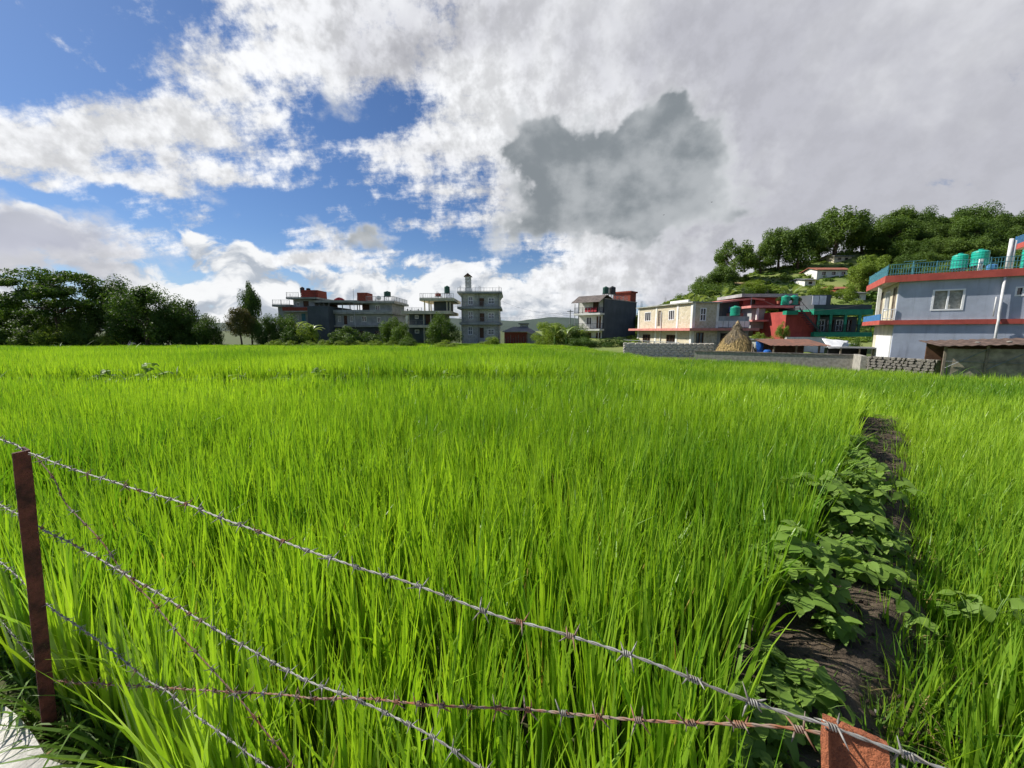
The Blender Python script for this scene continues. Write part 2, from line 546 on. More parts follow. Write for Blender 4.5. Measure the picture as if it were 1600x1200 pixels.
def sstep(a, b, x):
    t = max(0.0, min(1.0, (x - a) / (b - a)))
    return t * t * (3 - 2 * t)


def seg_dist(px, py, poly):
    """distance to a polyline, side (+ right of its direction) and length along it"""
    best, side, along, acc = 1e9, 1, 0, 0
    for (ax, ay), (bx, by) in zip(poly, poly[1:]):
        dx, dy = bx - ax, by - ay
        L2 = dx * dx + dy * dy
        t = max(0, min(1, ((px - ax) * dx + (py - ay) * dy) / L2))
        qx, qy = ax + t * dx, ay + t * dy
        d = sqrt((px - qx) ** 2 + (py - qy) ** 2)
        if d < best:
            best, along = d, acc + t * sqrt(L2)
            side = 1 if dx * (py - ay) - dy * (px - ax) < 0 else -1
        acc += sqrt(L2)
    return best, side, along


# ------------------------------------------------------------------ lie of the land
FA, FB = Vector((-1.755, 1.28)), Vector((0.335, 0.336))       # the two fence posts
FD = (FB - FA).normalized()
FN = Vector((-FD.y, FD.x))
PATH = [tuple(atz(px, py, -0.05).xy) for px, py in ((1235, 1190), (1262, 1060), (1305, 930), (1335, 830), (1352, 755), (1362, 700), (1372, 655))]
PATH = [(PATH[0][0] - 0.25, PATH[0][1] - 0.55)] + PATH
PEND = PATH[-1]


def fence_s(x, y):
    return (x - FB.x) * FN.x + (y - FB.y) * FN.y


def bound1(x):       # far edge of the paddy by the fence
    return 9.5 + 0.25 * sin(x * 0.23 + 1) if x < 3.5 else 9.4 - (x - 3.5) * 0.62


def bound2(x):
    return 21.5 + 0.8 * sin(x * 0.11) - max(0, x - 2) * 0.72 if x < 13 else 13.6


def bound3(x):
    return 39 + 1.0 * sin(x * 0.07)


def bund(x, y):
    """distance to the nearest bund or path, so that rice keeps off it"""
    d = 9.0
    if y < PEND[1] + 0.2: d = min(d, seg_dist(x, y, PATH)[0])
    if x < PEND[0] - 0.1: d = min(d, abs(y - bound1(x)) + 0.0)
    d = min(d, abs(y - bound2(x)) + 0.05)
    d = min(d, abs(y - bound3(x)) + 0.0)
    return d


def paddy(x, y):
    """which field a point lies in"""
    if y > bound3(x): return 4
    if y > bound2(x): return 3
    if x < PEND[0] and y > bound1(x): return 2
    if x >= PEND[0] or seg_dist(x, y, PATH)[1] > 0:
        if y > PEND[1] - 0.1 + 0.1 * (x - PEND[0]): return 5
        return 1
    return 0


LEVEL = [-0.15, -0.50, 0.0, -1.0, -1.10, -0.62]


def ground_z(x, y):
    s = fence_s(x, y)
    if s < -0.12: return 0.0
    pd = paddy(x, y)
    z = LEVEL[pd]
    if pd == 2: z -= 0.38 * sstep(0, 5, x)
    b = min(abs(y - bound1(x)) if x < PEND[0] - 0.1 else 9, abs(y - bound2(x)), abs(y - bound3(x)))
    if 8 < y < 60 and b < 0.5:
        z += 0.14 * (1 - sstep(0.12, 0.5, b))
    if s < 0.4: z = z * sstep(-0.12, 0.4, s)
    return z


# crest line of the wooded hill: picture position and distance -> world
CREST = [at(px, py, Y) for px, py, Y in ((985, 512, 92), (1050, 478, 95), (1120, 446, 100), (1200, 418, 104), (1300, 400, 106), (1400, 388, 108), (1490, 384, 110), (1600, 398, 114), (1760, 430, 118), (2000, 500, 120))]


def hill_z(x, y):
    poly = [(p.x, p.y) for p in CREST]
    d, side, al = seg_dist(x, y, poly)
    acc = 0
    hz = CREST[0].z
    for a, b in zip(CREST, CREST[1:]):
        L = (b.xy - a.xy).length
        if acc <= al <= acc + L + 1e-6:
            hz = a.z + (b.z - a.z) * (al - acc) / L
            break
        acc += L
    w = 52 if side > 0 else 60
    f = 1 - sstep(0.0, 1.0, d / w)
    f = 0.35 * f + 0.65 * max(0, 1 - d / w) ** 1.15
    return -1.15 + (hz + 1.15) * f + (fbm(x, y, 3.3, 0.06, 3) * 1.6 if f > 0.02 else 0) * min(1, f * 3)


def axis(steps):
    out, v = [], 0.0
    for lim, st in steps:
        while v < lim - 1e-6:
            v += st
            out.append(v)
    return out


axp = axis([(4.5, 0.13), (12, 0.3), (45, 1.0), (160, 8), (900, 120), (6000, 1200)])
xs = [-v for v in reversed(axp)] + [0] + axp
ayp = axis([(5, 0.13), (24, 0.3), (64, 1.0), (160, 8), (900, 120), (6000, 1200)])
ys = [-v for v in reversed(axis([(3, 0.25), (30, 4), (300, 60), (3000, 900)]))] + [0] + ayp
gm = MB()
for y in ys:
    for x in xs:
        gm.v.append((x, y, ground_z(x, y) if y < 70 and abs(x) < 90 else -1.1))
nx = len(xs)
for j in range(len(ys) - 1):
    for i in range(nx - 1):
        a = j * nx + i
        gm.f.append((a, a + 1, a + nx + 1, a + nx))
ground = gm.build('ground', 'field_ground', None, True)
tag(ground, 'muddy terraced paddy ground under the rice', None, None, 'structure')

# road slab behind the fence, 4 mm above the ground sheet, its broken edge along the posts
rm = MB()
edge = []
RE0, RE1 = atz(0, 1092, 0.035).xy, atz(112, 1200, 0.035).xy
RED = (RE1 - RE0).normalized()
REN = Vector((-RED.y, RED.x))
for i in range(90):
    t = -7 + i * 0.16
    w = 0.10 + 0.035 * mnoise.noise(Vector((t * 3, 1, 0))) + 0.012 * mnoise.noise(Vector((t * 13, 4, 0)))
    p = RE0 + RED * (t + 0.3) - REN * (w - 0.10)
    edge.append(p)
for i in range(89):
    a, b = edge[i], edge[i + 1]
    a2, b2 = a - REN * 3.6, b - REN * 3.6
    rm.face([(a.x, a.y, 0.035), (b.x, b.y, 0.035), (b2.x, b2.y, 0.03), (a2.x, a2.y, 0.03)][::-1])
    rm.face([(a.x, a.y, 0.035), (b.x, b.y, 0.035), (b.x + REN.x * .02, b.y + REN.y * .02, -0.05), (a.x + REN.x * .02, a.y + REN.y * .02, -0.05)])
tag(rm.build('road', 'concrete_road'), 'pale concrete road edge by the fence post', None, None, 'structure')

# earth path on the bund between the two paddies
pm = MB()
NP, NW = 420, 44
Ltot = sum((Vector(b) - Vector(a)).length for a, b in zip(PATH, PATH[1:]))


def path_pt(al):
    acc = 0
    for a, b in zip(PATH, PATH[1:]):
        L = (Vector(b) - Vector(a)).length
        if al <= acc + L or (a, b) == (PATH[-2], PATH[-1]):
            t = (al - acc) / L
            d = (Vector(b) - Vector(a)) / L
            return Vector(a) + d * (t * L), d
        acc += L


for i in range(NP + 1):
    p, d = path_pt(Ltot * i / NP)
    n = Vector((d.y, -d.x))
    for k in range(NW + 1):
        u = (k / NW * 2 - 1)
        q = p + n * (u * 0.62 + 0.05 * sin(i * 0.075) + 0.03 * sin(i * 0.19))
        prof = 1 - sstep(0.30, 1.0, abs(u))
        base = -0.145 if u < 0 else -0.50
        z = base + (-0.04 - base) * prof + 0.05 * fbm(q.x, q.y, 0, 4.0, 4) + 0.022 * abs(fbm(q.x, q.y, 5, 15.0, 2)) + 0.012 * fbm(q.x, q.y, 7, 40.0, 2)
        pm.v.append((q.x, q.y, z))
for i in range(NP):
    for k in range(NW):
        a = i * (NW + 1) + k
        pm.f.append((a, a + 1, a + NW + 2, a + NW + 1))
tag(pm.build('path', 'soil', None, True), 'narrow bare earth path on the bund between the paddies', None, None, 'structure')

# wooded hill
hm = MB()
N1, N2 = 110, 80
for j in range(N2 + 1):
    for i in range(N1 + 1):
        x = 5 + 270 * i / N1
        y = 30 + 170 * j / N2
        z = hill_z(x, y)
        hm.v.append((x, y, z - (0.6 if z < -1.0 else 0.0)))
for j in range(N2):
    for i in range(N1):
        a = j * (N1 + 1) + i
        hm.f.append((a, a + 1, a + N1 + 2, a + N1 + 1))
tag(hm.build('hill', 'forest_floor', None, True), 'green hillside behind the houses', None, None, 'structure')

# far mountains
fm = MB()
N = 160
for row, (dist, base) in enumerate(((3200, 40), (3600, 250), (4400, -60))):
    for i in range(N + 1):
        a = radians(-75 + 120 * i / N)
        h = (-8 if row != 1 else 60 + 210 * max(0, 0.25 + fbm(a * 2.6 + 3, 0.4, 0, 1.0, 4)))
        fm.v.append((dist * sin(a), dist * cos(a), h))
for row in range(2):
    for i in range(N):
        a = row * (N + 1) + i
        fm.f.append((a, a + 1, a + N + 2, a + N + 1))
tag(fm.build('mountains', 'far_hill', None, True), 'distant mountain range on the horizon', None, None, 'structure')


# ------------------------------------------------------------------ scattering of uncountable plants
def scatter(name, sources, pts, label):
    """one object: a cloud of points (location, euler, scale, source index) turned into plants by geometry nodes"""
    coll = bpy.data.collections.new(name + '_kit')
    for i, me in enumerate(sources):
        so_ = bpy.data.objects.new('%s_kit_%02d' % (name, i), me)
        coll.objects.link(so_)
    me = bpy.data.meshes.new(name)
    me.from_pydata([p[0] for p in pts], [], [])
    r = me.attributes.new('rot', 'FLOAT_VECTOR', 'POINT')
    r.data.foreach_set('vector', [c for p in pts for c in p[1]])
    s_ = me.attributes.new('scl', 'FLOAT_VECTOR', 'POINT')
    s_.data.foreach_set('vector', [c for p in pts for c in p[2]])
    pa = me.attributes.new('patch', 'FLOAT', 'POINT')
    pa.data.foreach_set('value', [0.8 * fbm(p[0][0], p[0][1], 5.0, 0.22, 3) for p in pts])
    k = me.attributes.new('kit', 'INT', 'POINT')
    k.data.foreach_set('value', [p[3] for p in pts])
    o = link(name, me)
    tag(o, label, None, None, 'stuff')
    ng = bpy.data.node_groups.new(name, 'GeometryNodeTree')
    ng.interface.new_socket('Geometry', in_out='INPUT', socket_type='NodeSocketGeometry')
    ng.interface.new_socket('Geometry', in_out='OUTPUT', socket_type='NodeSocketGeometry')
    gi = ng.nodes.new('NodeGroupInput')
    go = ng.nodes.new('NodeGroupOutput')
    ip = ng.nodes.new('GeometryNodeInstanceOnPoints')
    ci = ng.nodes.new('GeometryNodeCollectionInfo')
    ci.inputs['Collection'].default_value = coll
    ci.inputs['Separate Children'].default_value = True
    ci.inputs['Reset Children'].default_value = True

    def attr(nm, typ):
        n = ng.nodes.new('GeometryNodeInputNamedAttribute')
        n.data_type = typ
        n.inputs['Name'].default_value = nm
        return n.outputs['Attribute']
    e2r = ng.nodes.new('FunctionNodeEulerToRotation')
    L = ng.links.new
    L(attr('rot', 'FLOAT_VECTOR'), e2r.inputs[0])
    L(gi.outputs[0], ip.inputs['Points'])
    L(ci.outputs[0], ip.inputs['Instance'])
    ip.inputs['Pick Instance'].default_value = True
    L(attr('kit', 'INT'), ip.inputs['Instance Index'])
    L(e2r.outputs[0], ip.inputs['Rotation'])
    L(attr('scl', 'FLOAT_VECTOR'), ip.inputs['Scale'])
    L(ip.outputs[0], go.inputs[0])
    md = o.modifiers.new('scatter', 'NODES')
    md.node_group = ng
    return o


def blade(mb, base, az, tilt, bend, length, width, segs, tone, droop=0.0, twist=0.0):
    """one grass blade: a tapering ribbon that leans out and bends over; folded along its midrib when near"""
    d = Vector((cos(az), sin(az), 0))
    side0 = Vector((-sin(az), cos(az), 0))
    p = Vector(base)
    pts = []
    for i in range(segs + 1):
        t = i / segs
        th = tilt + bend * t * t + droop * t ** 4
        if i: p = p + (d * sin(th) + Vector((0, 0, 1)) * cos(th)) * (length / segs)
        w = width * (0.55 + 0.45 * sstep(0, 0.35, t)) * (1 - sstep(0.5, 1.02, t)) + 0.0005
        tw = twist * t
        nrm = d * cos(th) - Vector((0, 0, 1)) * sin(th)
        sd = side0 * cos(tw) + nrm * sin(tw)
        pts.append((p.copy(), sd * (w * 0.5)))
    n = len(mb.v)
    for q, s in pts:
        mb.v += [tuple(q - s), tuple(q + s)]
        mb.tone += [tone, tone]
    for i in range(segs):
        a = n + 2 * i
        mb.f.append((a, a + 1, a + 3, a + 2))


def rice_clump(seed, nb, rad, hmin, hmax, wid, segs, m):
    r = random.Random(seed)
    b = MB()
    lean_az = r.uniform(0, 6.28)
    for k in range(nb):
        a = r.uniform(0, 2 * pi)
        rr = rad * sqrt(r.random())
        L = r.uniform(hmin, hmax)
        if r.random() < 0.30: L *= r.uniform(0.55, 0.8)
        blade(b, (rr * cos(a), rr * sin(a), 0), a + r.gauss(0, 0.7), abs(r.gauss(0.03, 0.09)), abs(r.gauss(0.02, 0.12)) + (0.55 if r.random() < 0.05 else 0), L, wid * r.uniform(0.6, 1.2), segs,
              2.0 if r.random() < 0.012 else min(1, max(0, r.gauss(0.45, 0.26))), 0.5 * r.random() if r.random() < 0.2 else 0, r.gauss(0, 0.7))
    return b.mesh('rice_clump', m)


def kits(m):
    near = [rice_clump(100 + i, 30, 0.042, 0.50, 0.78, 0.0170, 5, m) for i in range(8)]
    mid = [rice_clump(200 + i, 30, 0.065, 0.50, 0.78, 0.021, 3, m) for i in range(5)]
    far = [rice_clump(300 + i, 70, 0.30, 0.55, 0.80, 0.030, 2, m) for i in range(4)]
    return near + mid + far


KL, KC = kits('rice_lime'), kits('rice_cool')
NEAR_SP, MID_SP, FAR_SP = 0.15, 0.20, 0.42
fields = {0: [], 1: [], 2: [], 3: [], 4: [], 5: []}


def in_rice(x, y):
    if abs(x) > 1.46 * y + 1.2: return None
    if fence_s(x, y) < 0.02 or (Vector((x, y)) - RE0).dot(REN) < 0.08: return None
    pd = paddy(x, y)
    d = bund(x, y)
    if y < PEND[1] + 0.2:
        dd, sd, _ = seg_dist(x, y, PATH)
        if dd < (0.20 if sd < 0 else 0.22) + 0.14 * fbm(x, y, 9, 2.2, 2): return None
    if y > PEND[1] + 0.2 and d < (0.30 if y < 30 else 0.55): return None
    if x < PEND[0] - 0.1 and abs(y - bound1(x)) < 0.55: return None
    if pd == 2 and abs(y - bound2(x)) < 0.5: return None
    if x > 10.5 and y > 26.5 - (x - 14.5) * 0.65: return None        # yards behind the low walls
    if x > 17.0 and y > 20.2 - (x - 18) * 0.75: return None
    if y > 63 + 0.6 * sin(x * 0.3) or (y > 36 and x > 9.5): return None
    if x < -28 and y > 57 + (x + 28) * 0.05: return None
    return pd


def sow(sp, y0, y1, lod):
    ni, nk, first = {0: (8, 0, 0), 1: (5, 8, 8), 2: (4, 13, 13)}[lod]
    ca, sa = cos(0.42), sin(0.42)
    R = int(1.46 * y1 * 1.6 / sp) + 10
    for i in range(-R, R):
        for j in range(-R, R):
            u, v = i * sp, j * sp
            x, y = ca * u - sa * v, sa * u + ca * v + 0.0
            if y < y0 - 0.3 or y > y1 + 0.3 or abs(x) > 1.46 * y + 1.5: continue
            x += RND.uniform(-0.36, 0.36) * sp
            y += RND.uniform(-0.36, 0.36) * sp
            r = sqrt(x * x + y * y)
            if y < y0 or y >= y1: continue
            pd = in_rice(x, y)
            if pd is None: continue
            hgt = (1.0 if pd in (0, 2) else 0.86) * (1 + 0.22 * fbm(x, y, 0, 0.8, 3)) * RND.uniform(0.9, 1.08)
            wide = 1.0
            lean = 0.05
            fields[pd].append(((x, y, ground_z(x, y) - 0.02), (RND.gauss(0, 0.05), RND.gauss(0.03, 0.05), RND.uniform(0, 6.28)), (wide, wide, hgt), first + RND.randrange(ni)))


sow(NEAR_SP, 0.3, 6.2, 0)
sow(MID_SP, 6.2, 22, 1)
sow(FAR_SP, 22, 64, 2)
for pd, (nm, lab, kit) in enumerate((('rice_field', 'tall bright green rice filling the paddy by the fence', KL),
                                     ('rice_field', 'green rice in the narrow paddy right of the earth path', KC),
                                     ('rice_field', 'green rice in the second terrace of paddies', KL),
                                     ('rice_field', 'green rice in the third terrace of paddies', KC),
                                     ('rice_field', 'bright rice in the farthest paddy before the trees', KL), ('rice_field', 'green rice in the lower paddy before the stone wall', KC))):
    if fields[pd]: scatter(nm, kit, fields[pd], lab)


# ------------------------------------------------------------------ fence
def on_fence(px, py, off=0.0):
    """point of the fence plane seen at a picture position"""
    d = pix_dir(px, py)
    t = (FB.x * FN.x + FB.y * FN.y + off) / (d.x * FN.x + d.y * FN.y)
    return Vector((0, 0, CAMZ)) + d * t


def angle_post(name, label, m, top, foot, w, th, spin):
    """rolled steel angle: two flanges meeting in a rounded heel"""
    prof = [(0, 0), (w, 0), (w, th * 0.7), (w - th * 0.3, th), (th * 1.5, th), (th, th * 1.5), (th, w - th * 0.3), (th * 0.7, w), (0, w)]
    b = MB()
    n = len(prof)
    H = 14
    h = (top - foot).length
    for k in range(H + 1):
        z = h * k / H
        for i, (x, y) in enumerate(prof):
            j = 0.0012 * mnoise.noise(Vector((x * 60, y * 60, z * 9)))
            b.v.append((x + j, y + j, z + (0.004 * mnoise.noise(Vector((i, 3, 1))) if k == H else 0)))
    for k in range(H):
        for i in range(n):
            j = (i + 1) % n
            b.f.append((k * n + i, k * n + j, (k + 1) * n + j, (k + 1) * n + i))
    b.f.append(tuple(H * n + i for i in range(n)))
    o = thing(name, label, 'fence post', tuple(foot))
    o.rotation_euler = ((top - foot).to_track_quat('Z', 'Y') @ Euler((0, 0, spin)).to_quaternion()).to_euler()
    b.build('angle_bar', m, o)
    return o


foot = on_fence(92, 1148)
p_t = on_fence(48, 703)
angle_post('fence_post', 'dark maroon steel angle fence post standing at the road edge', 'rust_dark', p_t, foot + (foot - p_t) * 0.15, 0.038, 0.006, radians(95))
p2 = on_fence(1288, 1126)
o = thing('fence_post', 'rust orange pressed steel fence post cut off by the bottom of the picture', 'fence post', (p2.x - 0.033, p2.y - 0.064, -0.1))
pa = Vector((0.86, -0.44, 0)).normalized()          # broad face runs to the right, facing the road
pb = Vector((-0.55, -0.60, 0)).normalized()         # lip folded towards the road


def post_plate(w, d, th, h, z0, drop, name, org):
    """bent plate with worn upper edge; w along d"""
    nrm = Vector((-d.y, d.x, 0)) * th
    b = MB()
    K, H = 8, 10
    for side in (0, 1):
        for j in range(H + 1):
            for k in range(K + 1):
                t = k / K
                z = z0 + (h - drop * t + (0.0022 * mnoise.noise(Vector((k * 1.3, 2, side))) if j == H else 0) - z0) * j / H
                q = org + d * (w * t) + nrm * side + d.cross(Vector((0, 0, 1))) * (0.0012 * mnoise.noise(Vector((t * 5, z * 20, side))))
                lean = 0.75 * max(0, z - (PH - 0.10))
                b.v.append((q.x + 0.46 * lean + 0.040 * 0, q.y + 0.89 * lean, z))
    n = (K + 1) * (H + 1)
    for side in (0, 1):
        for j in range(H):
            for k in range(K):
                i = side * n + j * (K + 1) + k
                b.f.append((i, i + 1, i + K + 2, i + K + 1) if side == 0 else (i, i + K + 1, i + K + 2, i + 1))
    rim = [k for k in range(K + 1)] + [j * (K + 1) + K for j in range(1, H + 1)] + [H * (K + 1) + k for k in range(K - 1, -1, -1)] + [j * (K + 1) for j in range(H - 1, 0, -1)]
    for i in range(len(rim)):
        u, v = rim[i], rim[(i + 1) % len(rim)]
        b.f.append((v, u, u + n, v + n))
    return b.build(name, 'rust_orange', o)


PH = p2.z + 0.1
post_plate(0.05, pa, 0.006, PH, 0, 0.003, 'broad_face', Vector((0, 0, 0)))
post_plate(0.017, pb, 0.006, PH - 0.001, 0, 0.001, 'folded_lip', Vector((-0.002, 0, 0)))


def barb_mesh(m):
    b = MB()
    for ph in (0, pi):
        pts = []
        for i in range(22):
            a = i / 21 * 1.7 * 2 * pi + ph
            pts.append((-0.0045 + 0.009 * i / 21, 0.0029 * cos(a), 0.0029 * sin(a)))
        b.tube(pts, 0.0009, 5)
        for e, sx in ((pts[0], -1), (pts[-1], 1)):
            p = Vector(e)
            d = Vector((0, -p.z, p.y)).normalized() * (1 if sx > 0 else -1)
            d = Vector((sx * 0.35, d.y, d.z)).normalized()
            b.tube([p, p + d * 0.008, p + d * 0.017], [0.0012, 0.0011, 0.0003], 5)
    return b.mesh('barb', m, True)


BARB_Z, BARB_R = barb_mesh('wire_zinc'), barb_mesh('wire_rust')


def barbed_wire(label, pix, m, off=0.0, spacing=0.062, rusty=0.2, seed=1):
    r = random.Random(seed)
    ctrl = [on_fence(px, py, off) for px, py in pix]
    # smooth the run and walk it evenly
    dense = []
    for i in range(len(ctrl) - 1):
        p0, p1, p2_, p3 = ctrl[max(i - 1, 0)], ctrl[i], ctrl[i + 1], ctrl[min(i + 2, len(ctrl) - 1)]
        for k in range(24):
            t = k / 24
            dense.append(0.5 * ((2 * p1) + (p2_ - p0) * t + (2 * p0 - 5 * p1 + 4 * p2_ - p3) * t * t + (3 * p1 - p0 - 3 * p2_ + p3) * t ** 3))
    dense.append(ctrl[-1])
    cum = [0.0]
    for a, b in zip(dense, dense[1:]): cum.append(cum[-1] + (b - a).length)

    def pos(s):
        import bisect
        i = min(max(bisect.bisect_right(cum, s) - 1, 0), len(dense) - 2)
        d = cum[i + 1] - cum[i]
        return dense[i].lerp(dense[i + 1], (s - cum[i]) / d if d > 0 else 0)
    L = cum[-1]
    o = thing('barbed_wire', label, 'barbed wire', tuple(ctrl[0]))
    org = ctrl[0]
    n = int(L / 0.006)
    for ph in (0, pi):
        b = MB()
        pts = []
        for i in range(n + 1):
            s = L * i / n
            p = pos(s)
            tg = (pos(min(s + 0.01, L)) - pos(max(s - 0.01, 0))).normalized()
            e1 = tg.cross(Vector((0, 0, 1))).normalized()
            e2 = tg.cross(e1)
            a = s / 0.042 * 2 * pi + ph + 0.8 * sin(s * 9)
            pts.append(p + (e1 * cos(a) + e2 * sin(a)) * 0.0010 - org + Vector((mnoise.noise(Vector((s * 6, seed, 0))), mnoise.noise(Vector((s * 6, seed, 5))), mnoise.noise(Vector((s * 6, seed, 9))))) * 0.004)
        b.tube(pts, 0.00105, 6)
        b.build('strand', m, o, True)
    s = r.uniform(0.01, 0.05)
    while s < L:
        p = pos(s)
        tg = (pos(min(s + 0.01, L)) - pos(max(s - 0.01, 0))).normalized()
        c = link('barb', BARB_R if r.random() < rusty else BARB_Z, o)
        c.location = p - org + Vector((mnoise.noise(Vector((s * 6, seed, 0))), mnoise.noise(Vector((s * 6, seed, 5))), mnoise.noise(Vector((s * 6, seed, 9))))) * 0.004
        c.rotation_mode = 'QUATERNION'
        c.rotation_quaternion = tg.to_track_quat('X', 'Z') @ Euler((r.uniform(0, 6.28), 0, 0)).to_quaternion()
        s += spacing * r.uniform(0.85, 1.15)
    return o


barbed_wire('topmost galvanised barbed wire strung from post top to post top', [(-160, 632), (0, 686), (40, 704), (120, 735), (300, 791), (430, 842), (560, 887), (630, 907), (770, 959), (860, 984), (1000, 1030), (1140, 1084), (1230, 1114), (1290, 1132), (1385, 1168), (1500, 1212), (1600, 1252)], 'wire_zinc', -0.004, 0.066, 0.25, 1)
barbed_wire('second galvanised barbed wire below the topmost one', [(-150, 715), (0, 788), (60, 822), (190, 893), (340, 985), (470, 1058), (560, 1094), (650, 1138), (745, 1197), (900, 1290)], 'wire_zinc', -0.002, 0.05, 0.15, 2)
barbed_wire('third greyish barbed wire, crossing the middle of the dark post', [(-130, 770), (0, 877), (72, 943), (135, 988), (180, 1020), (234, 1066), (267, 1085), (361, 1159), (421, 1200), (560, 1300)], 'wire_zinc', 0.002, 0.05, 0.1, 3)
barbed_wire('short barbed wire near the foot of the dark post', [(-120, 855), (0, 970), (50, 1029), (75, 1060)], 'wire_zinc', 0.004, 0.05, 0.1, 4)
barbed_wire('loose sagging barbed wire hanging down from the dark post top', [(55, 712), (85, 750), (105, 788), (160, 848), (200, 903), (250, 955), (300, 1012), (345, 1060), (390, 1112), (460, 1200), (540, 1300)], 'wire_rust', 0.05, 0.085, 0.8, 5)
barbed_wire('low rusty brown barbed wire running almost level across', [(82, 1064), (250, 1074), (480, 1088), (640, 1098), (820, 1110), (1000, 1124), (1180, 1134), (1250, 1141), (1300, 1150)], 'wire_rust', 0.012, 0.055, 0.85, 6)


# ------------------------------------------------------------------ bean plants on the bund
def bean_leaf(seed):
    r = random.Random(seed)
    b = MB()

    def leaflet(base, az, tilt, L, Wd, tone):
        d = Vector((cos(az), sin(az), 0))
        s = Vector((-sin(az), cos(az), 0))
        up = Vector((0, 0, 1))
        fw = d * cos(tilt) + up * sin(tilt)
        nn = up * cos(tilt) - d * sin(tilt)
        prof = [(0.0, 0.0), (0.10, 0.62), (0.28, 1.0), (0.5, 0.93), (0.75, 0.58), (0.92, 0.2), (1.0, 0.0)]
        n = len(b.v)
        for t, w in prof:
            c = Vector(base) + fw * (L * t) - nn * (L * 0.22 * t * t)
            wave = 0.004 * sin(t * 9 + az)
            b.v += [tuple(c + s * (w * Wd * 0.5) + nn * (0.16 * w * Wd * 0.5 + wave)), tuple(c), tuple(c - s * (w * Wd * 0.5) + nn * (0.16 * w * Wd * 0.5 - wave))]
            b.tone += [tone] * 3
        for i in range(len(prof) - 1):
            a = n + 3 * i
            b.f += [(a, a + 1, a + 4, a + 3), (a + 1, a + 2, a + 5, a + 4)]
    t0 = r.random()
    leaflet((0.012, 0, 0), r.gauss(0, 0.1), r.uniform(-0.3, 0.2), 0.085, 0.062, t0)
    leaflet((0, 0.004, 0), 1.25 + r.gauss(0, 0.15), r.uniform(-0.4, 0.2), 0.074, 0.056, t0 + r.gauss(0, 0.1))
    leaflet((0, -0.004, 0), -1.25 + r.gauss(0, 0.15), r.uniform(-0.4, 0.2), 0.074, 0.056, t0 + r.gauss(0, 0.1))
    return b.mesh('leaf', 'leaf_bean', True)


BEAN = [bean_leaf(40 + i) for i in range(6)]


def bean_plant(label, base, spread, h, nl, sc, seed, group=None, toward=None):
    r = random.Random(seed)
    o = thing('bean_plant', label, 'bean plant', tuple(base), 0, group)
    st = MB()
    leaves = []
    nstem = max(3, nl // 6)
    for k in range(nstem):
        a = r.uniform(0, 2 * pi) if toward is None else toward + r.gauss(0, 0.5)
        out = spread * sqrt(r.random())
        hh = h * r.uniform(0.6, 1.05) * (1 - 0.35 * out / max(spread, .01))
        pts = [Vector((cos(a) * out * t, sin(a) * out * t, hh * (t ** 0.7))) for t in (0, .25, .5, .75, 1)]
        st.tube(pts, [0.004, 0.0035, 0.003, 0.0025, 0.0015], 5)
        for q in range(nl // nstem + 1):
            t = r.uniform(0.25, 1.0)
            i = min(3, int(t * 4))
            p = pts[i].lerp(pts[i + 1], t * 4 - i)
            la = r.uniform(0, 2 * pi)
            e = p + Vector((cos(la) * 0.05, sin(la) * 0.05, 0.035)) * sc
            st.tube([p, p.lerp(e, .5) + Vector((0, 0, 0.006)), e], 0.0013, 4)
            leaves.append((e, la))
    st.build('stem', 'stalk', o, True)
    for e, la in leaves[:nl]:
        c = link('leaf', BEAN[r.randrange(6)], o)
        c.location = e
        c.rotation_euler = (r.gauss(0, 0.3), r.gauss(0.15, 0.3), la)
        s = sc * r.uniform(0.75, 1.2)
        c.scale = (s, s, s)
    return o


def on_path(px, py, z=-0.05):
    return atz(px, py, z)


for i, (px, py, spread, h, nl, sc, lab) in enumerate((
        (1192, 1215, 0.16, 0.22, 22, 1.0, 'bean plant cut off by the bottom edge, under the rusty wire'),
        (1262, 1150, 0.08, 0.16, 9, 1.0, 'small bean shoot just above the rusty orange post'),
        (1240, 965, 0.20, 0.34, 40, 1.0, 'leafy bean plant leaning against the rice halfway down the earth path'),
        (1330, 905, 0.22, 0.20, 24, 1.0, 'low bean plant spreading beside the bare soil of the path'),
        (1290, 850, 0.30, 0.42, 60, 1.05, 'biggest bushy bean plant in the middle of the earth path'),
        (1345, 800, 0.28, 0.30, 36, 1.0, 'bean plant behind the biggest one on the path'),
        (1215, 1085, 0.12, 0.16, 16, 0.9, 'small bean plant at the rice edge before the bare soil'),
        (1318, 1010, 0.10, 0.13, 10, 0.85, 'little bean seedling on the right shoulder of the bare soil'),
        (1365, 860, 0.20, 0.26, 22, 1.0, 'bean plant hanging over towards the right paddy'),
        (1335, 770, 0.22, 0.30, 22, 1.0, 'bean plant with spreading tips between two rounded ones'),
        (1310, 745, 0.26, 0.34, 40, 1.0, 'rounded bean plant against the tall rice near the path end'),
        (1322, 712, 0.25, 0.30, 32, 1.0, 'farthest bean plant, before the dark bare end of the path'))):
    bean_plant(lab, on_path(px, py, -0.07), spread * 1.15, h * 1.5, int(nl * 2.1), sc * 0.98, 500 + i)
for i, (px, py, z, nl, lab) in enumerate(((1425, 870, -0.1, 14, 'bean vine creeping over the rice right of the path, upper of two'),
                                          (1400, 955, -0.1, 9, 'bean vine with broad leaves at the edge of the right paddy, lower of two'),
                                          (1545, 935, -0.05, 6, 'few bean leaves poking out of the rice near the picture edge'))):
    bean_plant(lab, atz(px, py, z + 0.1) - Vector((0, 0, 0.35)), 0.26, 0.5, int(nl * 1.6), 1.3, 540 + i)
